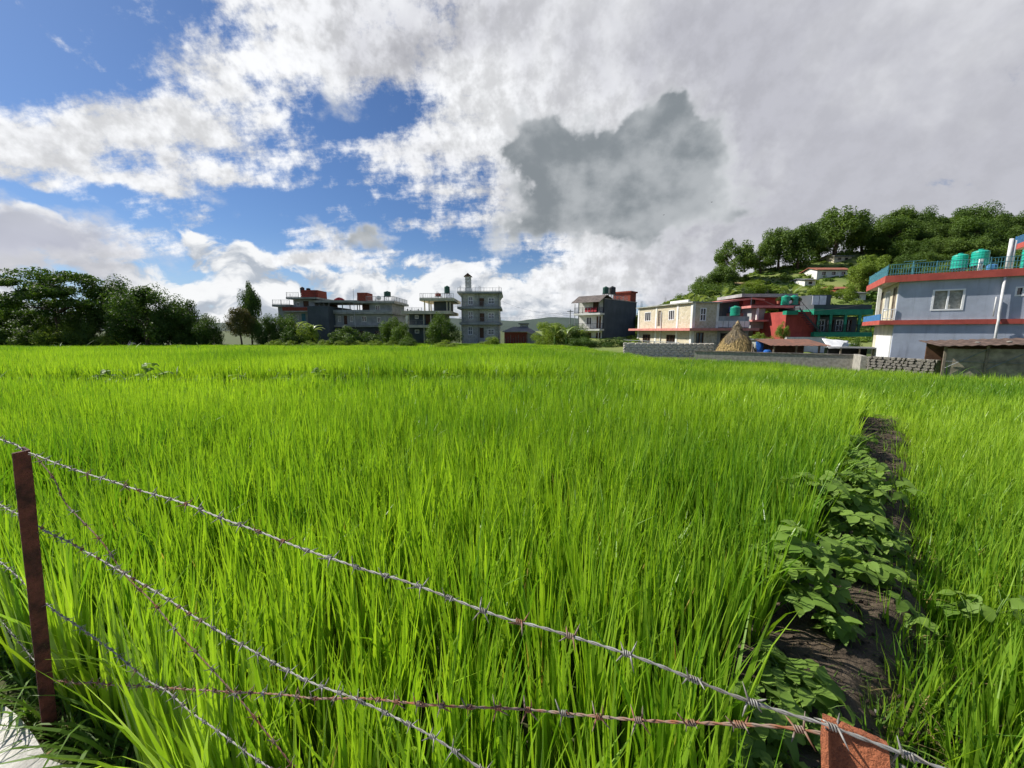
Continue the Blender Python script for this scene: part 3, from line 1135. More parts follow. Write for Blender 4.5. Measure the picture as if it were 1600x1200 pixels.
# beans on the far bund
for i, (px, py, n, lab) in enumerate(((215, 578, 12, 'small bean clump on the far bund, first from the left'), (268, 578, 22, 'round bean bush on the far bund, largest of its row'),
                                      (405, 577, 12, 'lone bean bush on the far bund between two gaps'), (478, 577, 14, 'bean bush on the far bund left of a pair'),
                                      (512, 577, 16, 'bean bush on the far bund right of a pair'), (640, 579, 10, 'low bean clump on the far bund in the middle'), (700, 580, 10, 'low bean clump on the far bund under the round bush'))):
    Yb = bound1(-3) + 0.35
    p = at(px, py, Yb)
    bean_plant(lab, (p.x, bound1(p.x), -0.02), 0.40, 0.62 + 0.02 * n / 4, n * 2, 1.4, 560 + i, None)

# ------------------------------------------------------------------ stones, litter, weeds by the path and the road
STONE = []
for k in range(5):
    bm = bmesh.new()
    bmesh.ops.create_icosphere(bm, subdivisions=2, radius=1.0)
    for v in bm.verts:
        v.co *= 1 + 0.22 * mnoise.noise(v.co * 1.1 + Vector((k * 7, 0, 0)))
        v.co.z *= 0.7
    me = bpy.data.meshes.new('stone')
    bm.to_mesh(me)
    bm.free()
    me.materials.append(MATS['pebble'])
    me.polygons.foreach_set('use_smooth', [True] * len(me.polygons))
    STONE.append(me)
r = random.Random(77)
for i in range(16):
    al = r.uniform(0.5, 4.0)
    p, d = path_pt(al)
    n = Vector((d.y, -d.x))
    q = p + n * r.uniform(0.10, 0.30)
    o = link('stone', STONE[i % 5])
    s = r.uniform(0.016, 0.038)
    o.scale = (s, s * r.uniform(0.7, 1.1), s)
    o.location = (q.x, q.y, -0.12 + 0.03 * r.random())
    o.rotation_euler = (r.gauss(0, .3), r.gauss(0, .3), r.uniform(0, 6))
    tag(o, 'small rounded grey stone on the right flank of the earth path', 'stone', 'stones along the earth path')


def weed_clump(seed, nb, L, w, m, flat=0.2):
    q = random.Random(seed)
    b = MB()
    for k in range(nb):
        a = q.uniform(0, 2 * pi)
        blade(b, (0.03 * cos(a), 0.03 * sin(a), 0), a + q.gauss(0, .3), abs(q.gauss(0.4, 0.3)) + flat, q.uniform(0.4, 1.5), L * q.uniform(0.4, 1.1), w * q.uniform(.6, 1.2), 5, q.random(), 0, q.gauss(0, .4))
    return b.mesh('weed_clump', m)


WK = [weed_clump(600 + i, 14, 0.24, 0.008, 'leaf_weed') for i in range(4)] + [weed_clump(620 + i, 10, 0.20, 0.006, 'leaf_dry', 0.9) for i in range(3)] + [weed_clump(640 + i, 8, 0.5, 0.013, 'leaf_weed', 0.3) for i in range(3)]
pts = []
for i in range(760):
    t, s = r.uniform(-5.5, 3.2), r.gauss(0.04, 0.10)
    p = FB + FD * (t - 0.0) + FN * s
    if s < -0.16 or (p - RE0).dot(REN) < r.gauss(0.02, 0.03): continue
    z = ground_z(p.x, p.y)
    kind = r.randrange(4) if r.random() < 0.62 else (4 + r.randrange(3) if r.random() < 0.6 else 7 + r.randrange(3))
    sc = r.uniform(0.5, 1.15)
    pts.append(((p.x, p.y, z - 0.005), (0, 0, r.uniform(0, 6.28)), (sc, sc, sc), kind))
scatter('weeds', WK, pts, 'mixed grass and dry weeds along the fence foot')
pts = []
for i in range(1100):
    al = r.uniform(0, Ltot + 0.5)
    p, d = path_pt(al)
    n = Vector((d.y, -d.x))
    u = r.gauss(0.12, 0.17)
    q = p + n * u
    kind = 4 + r.randrange(3) if r.random() < 0.55 else r.randrange(4)
    sc = r.uniform(0.25, 0.7) * (1.5 if abs(u) > .22 else 1)
    pts.append(((q.x, q.y, -0.06 - 0.5 * max(0, abs(u) - 0.12)), (r.gauss(0, .2), r.gauss(0, .2), r.uniform(0, 6.28)), (sc, sc, sc * 0.7), kind))
scatter('litter', WK, pts, 'dry straw litter and short grass on the earth path')
CLOD = []
for k in range(4):
    me = STONE[k].copy()
    me.materials.clear()
    me.materials.append(MATS['soil'])
    CLOD.append(me)
pts = []
for i in range(1500):
    p, d = path_pt(r.uniform(0, Ltot))
    n = Vector((d.y, -d.x))
    u = r.gauss(0.05, 0.2)
    q = p + n * u
    sc = 0.005 + 0.012 * r.random() ** 2
    pts.append(((q.x, q.y, -0.035 - 0.55 * max(0, abs(u) - 0.2)), (r.uniform(0, 3), r.uniform(0, 3), r.uniform(0, 6.28)), (sc, sc * r.uniform(.6, 1), sc * r.uniform(.5, 1)), r.randrange(4)))
scatter('soil_crumbs', CLOD, pts, 'loose crumbs of earth on the path')
# grassy fringe on the far bunds
pts = []
for i in range(5200):
    x = r.uniform(-75, 40)
    w = r.random()
    if w < 0.22: y = bound1(x) + r.gauss(0, 0.12)
    elif w < 0.5: y = bound2(x) + r.gauss(0, 0.15)
    else: y = bound3(x) + r.gauss(0, 0.2)
    if abs(x) > 1.46 * y + 1 or (w < 0.22 and x > PEND[0]) or (x > 9.5 and y > 30): continue
    sc = r.uniform(0.9, 1.9) * (1 if y < 12 else 1.5)
    pts.append(((x, y, ground_z(x, y)), (0, 0, r.uniform(0, 6.28)), (sc, sc, sc), r.choice((0, 1, 2, 3, 7, 8, 9))))
scatter('bund_grass', WK, pts, 'pale grass fringe growing on the field bunds')


# ------------------------------------------------------------------ trees and bushes
def crown_mesh(seed, rx, ry, rz, lobes, leaves, leaf, m, shape='round', lobe_r=0.32, gap=0.0):
    """leaf clumps gathered in lobes through the crown's volume; unit is metres, centre at the origin"""
    r = random.Random(seed)
    b = MB()
    cs = []
    for k in range(lobes):
        for _ in range(50):
            p = Vector((r.uniform(-1, 1), r.uniform(-1, 1), r.uniform(-1, 1)))
            if p.length > 1: continue
            if shape == 'umbrella' and p.z < -0.1: continue
            if shape == 'dome' and p.z < -0.55: continue
            if shape == 'cone' and sqrt(p.x ** 2 + p.y ** 2) > 0.75 * (1 - p.z) / 2 + 0.12: continue
            if p.length < 0.45 and r.random() < 0.6: continue
            break
        s = lobe_r * r.uniform(0.65, 1.25)
        if shape == 'umbrella': s *= 0.9
        cs.append((p, s, r.random()))
    per = leaves // lobes
    for p, s, tn in cs:
        for i in range(per):
            d = Vector((r.gauss(0, 1), r.gauss(0, 1), r.gauss(0, 1))).normalized()
            rad = s * (r.random() ** 0.35)
            if shape == 'umbrella': d.z *= 0.45
            q = p * 0.86 + d * rad
            c = Vector((q.x * rx, q.y * ry, q.z * rz))
            nrm = (d * 0.8 + Vector((r.gauss(0, .5), r.gauss(0, .5), r.gauss(0.25, .5)))).normalized()
            t = nrm.cross(Vector((r.gauss(0, 1), r.gauss(0, 1), r.gauss(0, 1)))).normalized()
            u = nrm.cross(t)
            L = leaf * r.uniform(0.55, 1.3)
            w = L * r.uniform(0.35, 0.6)
            tone = min(1, max(0, 0.35 * tn + r.gauss(0.32, 0.2)))
            b.face([c - t * L * .5, c + u * w * .5 - t * L * .05, c + t * L * .5 - nrm * L * .12, c - u * w * .5 - t * L * .05], tone)
    return b.mesh('crown', m)


def trunk_mesh(seed, h, r0, spread, nb, cz, m='bark'):
    """tapered trunk that forks into limbs reaching into the crown (foot at the origin)"""
    r = random.Random(seed)
    b = MB()
    top = Vector((r.gauss(0, .05) * h, r.gauss(0, .05) * h, h))
    mid = top * 0.5 + Vector((r.gauss(0, .04) * h, r.gauss(0, .04) * h, 0))
    b.tube([(0, 0, -0.4), (0, 0, 0.05 * h), mid, top], [r0 * 1.35, r0 * 1.05, r0 * .8, r0 * .55], 8)
    for k in range(nb):
        a = 2 * pi * k / nb + r.gauss(0, .3)
        s0 = mid.lerp(top, r.uniform(0.2, 1.0))
        e = Vector((cos(a) * spread * r.uniform(.55, .9), sin(a) * spread * r.uniform(.55, .9), cz + r.uniform(-.1, .5) * spread))
        m1 = s0.lerp(e, .45) + Vector((0, 0, 0.1 * spread))
        b.tube([s0, m1, e], [r0 * .45, r0 * .28, r0 * .08], 6)
        for _ in range(2):
            e2 = m1.lerp(e, r.uniform(0, .6)) + Vector((r.gauss(0, .25), r.gauss(0, .25), r.uniform(0, .3))) * spread
            b.tube([m1.lerp(e, .1), e2], [r0 * .2, r0 * .04], 5)
    return b.mesh('trunk', m, True)


KITS = {}


def kit(key):
    if key in KITS: return KITS[key]
    kind, mm, v = key
    sd = 900 + 37 * len(KITS)
    if kind == 'round': c = crown_mesh(sd, 1, 1, 1, 38, 13000, 0.085, mm, 'round', 0.33)
    elif kind == 'loose': c = crown_mesh(sd, 1, 1, 1, 30, 9000, 0.085, mm, 'round', 0.25)
    elif kind == 'umbrella': c = crown_mesh(sd, 1, 1, 1, 70, 18000, 0.055, mm, 'umbrella', 0.24)
    elif kind == 'dome': c = crown_mesh(sd, 1, 1, 1, 50, 15000, 0.07, mm, 'dome', 0.30)
    elif kind == 'cone': c = crown_mesh(sd, 1, 1, 1, 34, 4200, 0.17, mm, 'cone', 0.22)
    elif kind == 'bush': c = crown_mesh(sd, 1, 1, 1, 26, 5500, 0.11, mm, 'dome', 0.36)
    KITS[key] = (c, trunk_mesh(sd + 5, 1.0, 0.07, 0.62, 6, 0.9))
    return KITS[key]


def tree(name, label, cat, base, rx, rz, trunk_h, kind='round', m='leaf_mid', v=0, group=None, ry=None, rot=None, sink=0.85):
    """base at the foot; crown half-widths rx/ry, half-height rz, its underside trunk_h above the foot"""
    c, t = kit((kind, m, v))
    o = thing(name, label, cat, tuple(base), RND.uniform(0, 6.28) if rot is None else rot, group)
    cr = link('crown', c, o)
    cr.scale = (rx, ry or rx, rz)
    cz = trunk_h + rz * sink
    cr.location = (0, 0, cz)
    if trunk_h > 0.15:
        tk = link('trunk', t, o)
        hh = cz
        tk.scale = (max(rx, 0.6 * hh), max(ry or rx, 0.6 * hh), hh)
        tk.scale = (rx * 0.95, rx * 0.95, hh * 0.98)
    return o


def tree_px(name, label, cat, px0, px1, ytop, ybase, Y, trunk=0.25, kind='round', m='leaf_mid', v=0, group=None, zbase=None, deep=1.0):
    """tree standing at distance Y whose crown fills the picture columns px0..px1 and reaches up to ytop"""
    pxm = (px0 + px1) / 2
    b = at(pxm, ybase, Y)
    if zbase is not None: b.z = zbase
    t = at(pxm, ytop, Y)
    a, c = at(px0, ytop, Y), at(px1, ytop, Y)
    h = t.z - b.z
    rx = (c.x - a.x) / 2
    th = h * trunk
    lo = -0.6 if kind in ('dome', 'bush') else (-0.15 if kind == 'umbrella' else -1)
    rz = (h - th) / (1.08 - lo)
    return tree(name, label, cat, b, rx * 0.93, rz, th, kind, m, v, group, rx * 0.93 * deep, None, -lo)


GZ = -1.1
# --- clump at the far left
T = 'tree'
tree_px(T, 'wide umbrella-crowned tree, tallest at the left edge of the field', 'tree', 8, 186, 405, 534, 60, 0.34, 'umbrella', 'leaf_dark', 0, None, GZ)
tree_px(T, 'dark tree under the right side of the umbrella-crowned tree', 'tree', 130, 225, 422, 534, 64, 0.2, 'round', 'leaf_dark', 1, None, GZ)
tree_px(T, 'big black-green tree in the middle of the left clump', 'tree', 178, 285, 436, 534, 60, 0.08, 'dome', 'leaf_dark', 0, None, GZ)
tree_px(T, 'dark tree with sunlit crest at the right part of the left clump', 'tree', 245, 328, 458, 535, 61, 0.06, 'dome', 'leaf_dark', 1, None, GZ)
tree_px(T, 'lowest rounded dark tree closing the left clump on its right', 'tree', 295, 352, 488, 536, 60, 0.03, 'dome', 'leaf_dark', 2, None, GZ)
tree_px(T, 'tree cut by the left picture edge behind pale bushes', 'tree', -60, 25, 445, 534, 62, 0.2, 'round', 'leaf_dark', 0, None, GZ)
tree_px(T, 'loose tree behind the umbrella crown seen through its stems', 'tree', 50, 130, 470, 534, 70, 0.1, 'loose', 'leaf_dark', 0, None, GZ)
for i, (a, b, t, lab, m) in enumerate(((-20, 40, 498, 'dark bush at the left picture edge under the trees', 'leaf_dark'), (20, 75, 508, 'dark bush second from the left edge under the trees', 'leaf_mid'),
                                       (62, 120, 504, 'pale leafy bush below the umbrella-crowned tree', 'leaf_light'), (112, 160, 502, 'yellow green bush right of the pale one below the umbrella tree', 'leaf_mid'),
                                       (152, 205, 514, 'low sunlit bush before the small house among the trees', 'leaf_light'), (0, 28, 462, 'pale bush high up at the left edge', 'leaf_light'))):
    tree_px('bush', lab, 'bush', a, b, t, 535, 58.5 if i < 5 else 63, 0.02, 'bush', m, i % 2, None, GZ)
for i, (a, b, t, lab) in enumerate(((-10, 62, 472, 'dark understorey tree at the left, below the umbrella crown edge'), (40, 110, 480, 'dark understorey tree under the middle of the umbrella crown'), (96, 158, 486, 'dark understorey tree under the right of the umbrella crown'),
                                    (205, 262, 470, 'black-green tree low in the middle of the left clump'), (268, 318, 480, 'black-green low tree at the right of the left clump'))):
    tree_px('tree', lab, 'tree', a, b, t, 535, 61.5 + (i % 2), 0.0, 'dome', 'leaf_dark', i % 3, None, GZ)
# --- group left of the long grey house
tree_px(T, 'tall sparse conifer-like tree standing above its neighbours', 'tree', 374, 414, 435, 535, 63, 0.06, 'round', 'leaf_dark', 0, None, GZ)
tree_px(T, 'small round tree with reddish new leaves', 'tree', 356, 400, 478, 536, 59, 0.18, 'round', 'leaf_bronze', 0, None, GZ)
tree_px(T, 'dark round tree right of the reddish one', 'tree', 396, 436, 488, 535, 60, 0.05, 'dome', 'leaf_dark', 2, None, GZ)
tree_px(T, 'sunlit bushy tree in front of the long grey house', 'tree', 420, 472, 486, 535, 61, 0.04, 'dome', 'leaf_mid', 0, None, GZ)
tree_px('bush', 'pale tall-leaved bush by the corner of the blank grey wall', 'bush', 462, 500, 504, 535, 59, 0.02, 'bush', 'leaf_light', 0, None, GZ)
tree_px('bush', 'dark bush under the blank grey wall', 'bush', 440, 478, 508, 535, 58.5, 0.02, 'bush', 'leaf_dark', 0, None, GZ)
tree_px('bush', 'wide green bush in front of the second grey house', 'bush', 512, 568, 508, 535, 58, 0.02, 'bush', 'leaf_mid', 1, None, GZ)
tree_px('bush', 'dull bush at the foot of the second grey house', 'bush', 560, 604, 516, 535, 59, 0.02, 'bush', 'leaf_dark', 1, None, GZ)
tree_px(T, 'leafy tree between the second grey house and the pavilion house', 'tree', 592, 640, 488, 536, 63, 0.05, 'dome', 'leaf_mid', 1, None, GZ)
tree_px('bush', 'grey green bush before the pavilion house', 'bush', 608, 648, 502, 537, 58, 0.04, 'bush', 'leaf_mid', 2, None, GZ)
tree_px(T, 'big round sunlit bushy tree covering the pavilion house', 'tree', 662, 722, 486, 538, 59, 0.03, 'dome', 'leaf_mid', 2, None, GZ)
tree_px('bush', 'small bush at the feet of the three storey house', 'bush', 748, 785, 524, 539, 60, 0.02, 'bush', 'leaf_light', 1, None, GZ)
tree_px('bush', 'low clipped hedge bush under the big round tree', 'bush', 676, 718, 531, 543, 50, 0.0, 'bush', 'leaf_light', 2, None, GZ)
tree_px('bush', 'small bush left of the clipped one under the pavilion house', 'bush', 622, 656, 526, 540, 54, 0.02, 'bush', 'leaf_mid', 0, None, GZ)
# weeds line before the trees
for i, px in enumerate(range(430, 640, 26)):
    tree_px('bush', 'pale weedy shrub in the row along the far field edge', 'bush', px - 14, px + 14, 530 + (i % 3), 541, 56, 0.0, 'bush', 'leaf_light', i % 3, 'weedy shrubs along the far field edge', GZ)
# --- middle right: banana thicket and shrubs beside the dark house
tree_px(T, 'broad shrubby tree right of the low shed', 'tree', 826, 890, 500, 541, 60, 0.03, 'dome', 'leaf_light', 0, None, GZ)
tree_px(T, 'shrubby tree against the dark slate house', 'tree', 872, 925, 504, 541, 58, 0.03, 'dome', 'leaf_mid', 0, None, GZ)
tree_px('bush', 'dark hedge bush at the foot of the slate wall', 'bush', 925, 985, 526, 543, 54, 0.0, 'bush', 'leaf_dark', 0, None, GZ)
tree_px('bush', 'dark low bush left of the slate wall foot', 'bush', 885, 935, 524, 543, 53, 0.0, 'bush', 'leaf_dark', 1, None, GZ)


def banana(label, base, h, n, seed, group=None):
    r = random.Random(seed)
    o = thing('banana_plant', label, 'banana plant', tuple(base), 0, group)
    st = MB()
    st.tube([(0, 0, -0.3), (0.05, 0, h * 0.3), (0, 0.05, h * 0.5)], [0.14, 0.11, 0.07], 7)
    st.build('stem', 'stalk', o, True)
    for k in range(n):
        a = 2 * pi * k / n + r.gauss(0, 0.3)
        b = MB()
        L, Wd = h * r.uniform(0.5, 0.72), h * 0.075
        tilt = r.uniform(0.15, 0.7)
        d = Vector((cos(a), sin(a), 0))
        s = Vector((-sin(a), cos(a), 0))
        p = Vector((0, 0, h * 0.45))
        N = 9
        tn = r.random()
        prev = None
        for i in range(N + 1):
            t = i / N
            th = tilt + 1.5 * t * t
            if i: p = p + (d * sin(th) + Vector((0, 0, 1)) * cos(th)) * (L / N)
            w = Wd * (sin(pi * min(1, max(0.04, (t - 0.05) * 1.02))) ** 0.6) * r.uniform(0.8, 1.1)
            b.v += [tuple(p - s * w + Vector((0, 0, w * .35))), tuple(p), tuple(p + s * w + Vector((0, 0, w * .35)))]
            b.tone += [tn] * 3
        for i in range(N):
            q = 3 * i
            b.f += [(q, q + 1, q + 4, q + 3), (q + 1, q + 2, q + 5, q + 4)]
        b.build('leaf', 'leaf_banana', o, True)
    return o


for i, (px, py, Y, h, n, lab) in enumerate(((486, 534, 60, 4.2, 9, 'banana plant with pale leaves by the blank grey wall'), (462, 532, 64, 5.6, 8, 'banana plant rising before the long grey house'),
                                            (866, 540, 57, 4.0, 9, 'banana plant in the thicket right of the low shed'), (884, 540, 56, 3.6, 8, 'banana plant next to the power pole'),
                                            (905, 541, 57, 3.4, 8, 'banana plant nearest the balconies of the slate house'))):
    p = at(px, py, Y)
    banana(lab, (p.x, p.y, GZ), h, n, 700 + i)


# --- hill
def on_hill(px, Y):
    x = at(px, 517, Y).x
    return Vector((x, Y, hill_z(x, Y)))


def hill_tree(px, Y, h, w, trunk, kind, m, v, lab, group=None, name='tree', cat='tree'):
    h *= 0.78
    b = on_hill(px, Y)
    lo = -0.6 if kind in ('dome', 'bush') else -1
    th = h * trunk
    return tree(name, lab, cat, b, w / 2, (h - th) / (1.08 - lo), th, kind, m, v, group, None, None, -lo)


hill_tree(1138, 98, 15.5, 11, 0.06, 'loose', 'leaf_hill', 1, 'open-crowned tall tree, leftmost on the hill crest')
hill_tree(1180, 102, 11.5, 9, 0.04, 'loose', 'leaf_hill', 2, 'thin dark tree right of the open-crowned one on the crest')
hill_tree(1207, 102, 15, 9, 0.03, 'round', 'leaf_hill', 2, 'narrow dark tree, left of a close pair on the crest')
hill_tree(1236, 100, 15.5, 10, 0.03, 'round', 'leaf_mid', 0, 'narrow green tree, right of a close pair on the crest')
hill_tree(1290, 102, 19, 15, 0.02, 'loose', 'leaf_hill', 1, 'broad tall tree in the middle of the hill crest')
hill_tree(1268, 104, 14, 10, 0.03, 'round', 'leaf_mid', 1, 'green tree at the left foot of the broad crest tree')
hill_tree(1332, 104, 13, 10, 0.02, 'round', 'leaf_hill', 0, 'dark tree in the dip between the broad crest tree and the wood')
hill_tree(1350, 80, 9.5, 8, 0.03, 'round', 'leaf_light', 0, 'sunlit round tree beside the white house on the slope')
hill_tree(1105, 92, 8, 9, 0.05, 'dome', 'leaf_hill', 1, 'low dark tree on the shoulder left of the crest trees')
hill_tree(1070, 86, 6.5, 8, 0.05, 'dome', 'leaf_mid', 0, 'green tree on the lower shoulder of the hill')
hill_tree(1012, 78, 6.5, 7, 0.05, 'dome', 'leaf_hill', 0, 'dark round tree behind the red box of the slate house')
hill_tree(1048, 74, 6.5, 8, 0.04, 'dome', 'leaf_mid', 1, 'broad bushy tree above the stone house roof')
hill_tree(1125, 72, 6, 9, 0.04, 'dome', 'leaf_mid', 2, 'bushy tree between banana plants and the red roofed house')
hill_tree(1090, 78, 6, 8, 0.04, 'dome', 'leaf_light', 0, 'light green bushy tree right of the stone house top')
hill_tree(1165, 88, 4.5, 9, 0.03, 'dome', 'leaf_light', 1, 'grey green bush on the open slope under the crest')
hill_tree(1185, 66, 4.5, 6, 0.04, 'dome', 'leaf_light', 2, 'yellow green bush right of the red roofed house')
hr = random.Random(5)
for i, (px, Y, hh, m) in enumerate(((1022, 70, 6.5, 'leaf_hill'), (1052, 68, 6.5, 'leaf_mid'), (1082, 70, 7.5, 'leaf_hill'), (1108, 73, 8, 'leaf_mid'), (1098, 84, 9, 'leaf_hill'), (1130, 82, 8.5, 'leaf_hill'), (1120, 92, 9.5, 'leaf_hill'))):
    hill_tree(px, Y, hh, hh * hr.uniform(0.9, 1.3), 0.03, 'dome' if i % 3 else 'round', m, i % 3, 'bushy green tree on the wooded shoulder of the hill behind the stone house', 'bushy trees on the hill shoulder')
n = 0
for row, (Y, h0, px0, px1, st) in enumerate(((112, 13, 1365, 1640, 27), (106, 11.5, 1358, 1640, 25), (99, 10.5, 1372, 1640, 25), (92, 9.5, 1384, 1640, 26), (86, 8.5, 1395, 1640, 28), (80, 7.5, 1405, 1640, 30), (73, 6.5, 1400, 1640, 32))):
    px = px0 + (row % 2) * 12
    while px < px1:
        hh = h0 * hr.uniform(0.78, 1.25)
        kind, m = hr.choice((('round', 'leaf_hill'), ('dome', 'leaf_hill'), ('round', 'leaf_mid'), ('dome', 'leaf_mid'), ('dome', 'leaf_mid'), ('loose', 'leaf_hill')))
        if row > 4 and hr.random() < 0.3: m = 'leaf_light'
        hill_tree(px + hr.uniform(-8, 8), Y + hr.uniform(-2.5, 2.5), hh, hh * hr.uniform(0.72, 1.0), 0.08, kind, m, hr.randrange(3) if kind != 'loose' else 1 + hr.randrange(2),
                  'rounded green tree in the dense wood covering the hilltop', 'trees of the hilltop wood')
        px += st * hr.uniform(0.85, 1.2)
        n += 1
# bushes on the open slope
for i in range(46):
    px, Y = hr.uniform(1030, 1345), hr.uniform(62, 100)
    if 1235 < px < 1345 or 1135 < px < 1195 and Y < 90: continue
    h = hr.uniform(1.6, 3.6)
    hill_tree(px, Y, h, h * hr.uniform(1.2, 2.0), 0.0, 'bush', hr.choice(('leaf_mid', 'leaf_light', 'leaf_light', 'leaf_mid', 'leaf_hill')), hr.randrange(3),
              'green bush scattered over the open hillside', 'bushes on the open hillside', 'bush', 'bush')
for i, px in enumerate((1052, 1062, 1072, 1083, 1094, 1104, 1116, 1128, 1078, 1110, 1228)):
    Y = 75 + (i % 3) * 3 if i < 10 else 76
    banana('banana plant with silvery leaves in the grove on the hill shoulder' if i < 10 else 'lone banana plant on the slope left of the white house', on_hill(px, Y), 5.4 + 0.5 * (i % 4), 11, 720 + i, 'banana grove on the hill shoulder' if i < 10 else None)
# undergrowth carpet
UG = [crown_mesh(990 + i, 0.6, 0.6, 0.4, 6, 150, 0.34, m, 'dome', 0.5) for i, m in enumerate(('leaf_light', 'leaf_mid', 'leaf_light', 'leaf_weed'))]
pts = []
for i in range(5200):
    px, Y = hr.uniform(985, 1640), hr.uniform(54, 108)
    p = on_hill(px, Y)
    if p.z < -0.9 or 1240 < px < 1340 and 70 < Y < 104 and hr.random() < .7: continue
    s = hr.uniform(0.5, 1.5)
    pts.append((tuple(p), (0, 0, hr.uniform(0, 6.28)), (s, s, s * hr.uniform(.5, 1.1)), hr.randrange(4)))
scatter('undergrowth', UG, pts, 'low green undergrowth covering the hillside')
pts = []
for i in range(1500):
    x = hr.uniform(-85, 22)
    y = hr.uniform(62.5, 68) - (5 if x < -28 else 0)
    s = hr.uniform(0.5, 1.3)
    pts.append(((x, y, GZ), (0, 0, hr.uniform(0, 6.28)), (s, s, s * 0.8), hr.randrange(4)))
scatter('undergrowth', UG, pts, 'rank weeds behind the far edge of the fields')


# ------------------------------------------------------------------ building kit
def bx(b, axis, u0, u1, w0, w1, z0, z1):
    if axis == 'x': b.box(min(u0, u1), max(u0, u1), min(w0, w1), max(w0, w1), z0, z1)
    else: b.box(min(w0, w1), max(w0, w1), min(u0, u1), max(u0, u1), z0, z1)


def wall(parent, m, axis, u0, u1, z0, z1, w0, w1, holes=(), name='wall'):
    """straight wall with real openings; axis 'x' or 'y' is the way it runs, w0..w1 its thickness"""
    us = sorted({u0, u1, *[max(u0, min(u1, h[i])) for h in holes for i in (0, 1)]})
    b = MB()
    for a, c in zip(us, us[1:]):
        mid = (a + c) / 2
        cut = sorted((max(z0, h[2]), min(z1, h[3])) for h in holes if h[0] < mid < h[1])
        z = z0
        for lo, hi in cut:
            if lo > z + 1e-4: bx(b, axis, a, c, w0, w1, z, lo)
            z = hi
        if z < z1 - 1e-4: bx(b, axis, a, c, w0, w1, z, z1)
    return b.build(name, m, parent)


def window(parent, axis, h, w, out, nv=1, nh=0, frame='paint_white', pane='glass_dark', fw=0.07, grille=None, rec=0.10, name='window'):
    """frame with mullions set in opening h=(u0,u1,z0,z1) of a wall whose outer face is at w; out=-1/+1 is outward"""
    u0, u1, z0, z1 = h
    b = MB()
    a, c = w + out * 0.02, w - out * 0.07
    bx(b, axis, u0, u0 + fw, a, c, z0, z1)
    bx(b, axis, u1 - fw, u1, a, c, z0, z1)
    bx(b, axis, u0 + fw, u1 - fw, a, c, z0, z0 + fw)
    bx(b, axis, u0 + fw, u1 - fw, a, c, z1 - fw, z1)
    for i in range(1, nv + 1):
        m_ = u0 + (u1 - u0) * i / (nv + 1)
        bx(b, axis, m_ - fw * .4, m_ + fw * .4, a - out * .012, c, z0 + fw, z1 - fw)
    for i in range(1, nh + 1):
        m_ = z0 + (z1 - z0) * i / (nh + 1)
        bx(b, axis, u0 + fw, u1 - fw, a - out * .018, c, m_ - fw * .35, m_ + fw * .35)
    o = b.build(name, frame, parent)
    for i in range(nv + 1):
        p0 = u0 + (u1 - u0) * i / (nv + 1) + 0.005
        p1 = u0 + (u1 - u0) * (i + 1) / (nv + 1) - 0.005
        q = MB()
        bx(q, axis, p0, p1, w - out * rec, w - out * (rec + 0.02), z0 + 0.01, z1 - 0.01)
        q.build('pane', pane, o)
    if grille:
        q = MB()
        nb = max(3, int((u1 - u0) / 0.22))
        for i in range(1, nb):
            m_ = u0 + (u1 - u0) * i / nb
            bx(q, axis, m_ - .012, m_ + .012, w + out * .03, w + out * .055, z0, z1)
        q.build('grille', grille, o)
    return o


def door(parent, axis, h, w, out, m='wood_brown', leaves=1):
    u0, u1, z0, z1 = h
    o = None
    b = MB()
    for q in ((u0, u0 + .07, z0, z1), (u1 - .07, u1, z0, z1), (u0 + .07, u1 - .07, z1 - .07, z1)):
        bx(b, axis, q[0], q[1], w + out * .02, w - out * .08, q[2], q[3])
    o = b.build('door', m, parent)
    for i in range(leaves):
        a = u0 + .07 + (u1 - u0 - .14) * i / leaves
        c = u0 + .07 + (u1 - u0 - .14) * (i + 1) / leaves
        q = MB()
        bx(q, axis, a + .006, c - .006, w - out * .05, w - out * .09, z0, z1 - .07)
        for k in range(2):
            zz = z0 + (z1 - z0) * (0.1 + 0.45 * k)
            bx(q, axis, a + .08, c - .08, w - out * .035, w - out * .05, zz, zz + (z1 - z0) * 0.34)
        q.build('door_leaf', m, o)
    return o


def railing(parent, m, segs, h=0.95, sp=0.16, r=0.014, rails=(0.0, 1.0), post=1.6, name='railing'):
    """bars between points (x,y,z) of a balcony edge"""
    b = MB()
    for p, q in segs:
        p, q = Vector(p), Vector(q)
        L = (q - p).length
        for f in rails:
            zz = Vector((0, 0, 0.10 + (h - 0.10) * f))
            b.tube([p + zz, q + zz], r * 1.5, 5)
        nb = max(1, int(L / sp))
        for i in range(nb + 1):
            c = p.lerp(q, i / nb)
            b.tube([c + Vector((0, 0, .02)), c + Vector((0, 0, h))], r, 4)
        npst = max(1, round(L / post))
        for i in range(npst + 1):
            c = p.lerp(q, i / npst)
            b.tube([c, c + Vector((0, 0, h + 0.05))], r * 2.2, 5)
    o = b.build(name, m, parent)
    return o


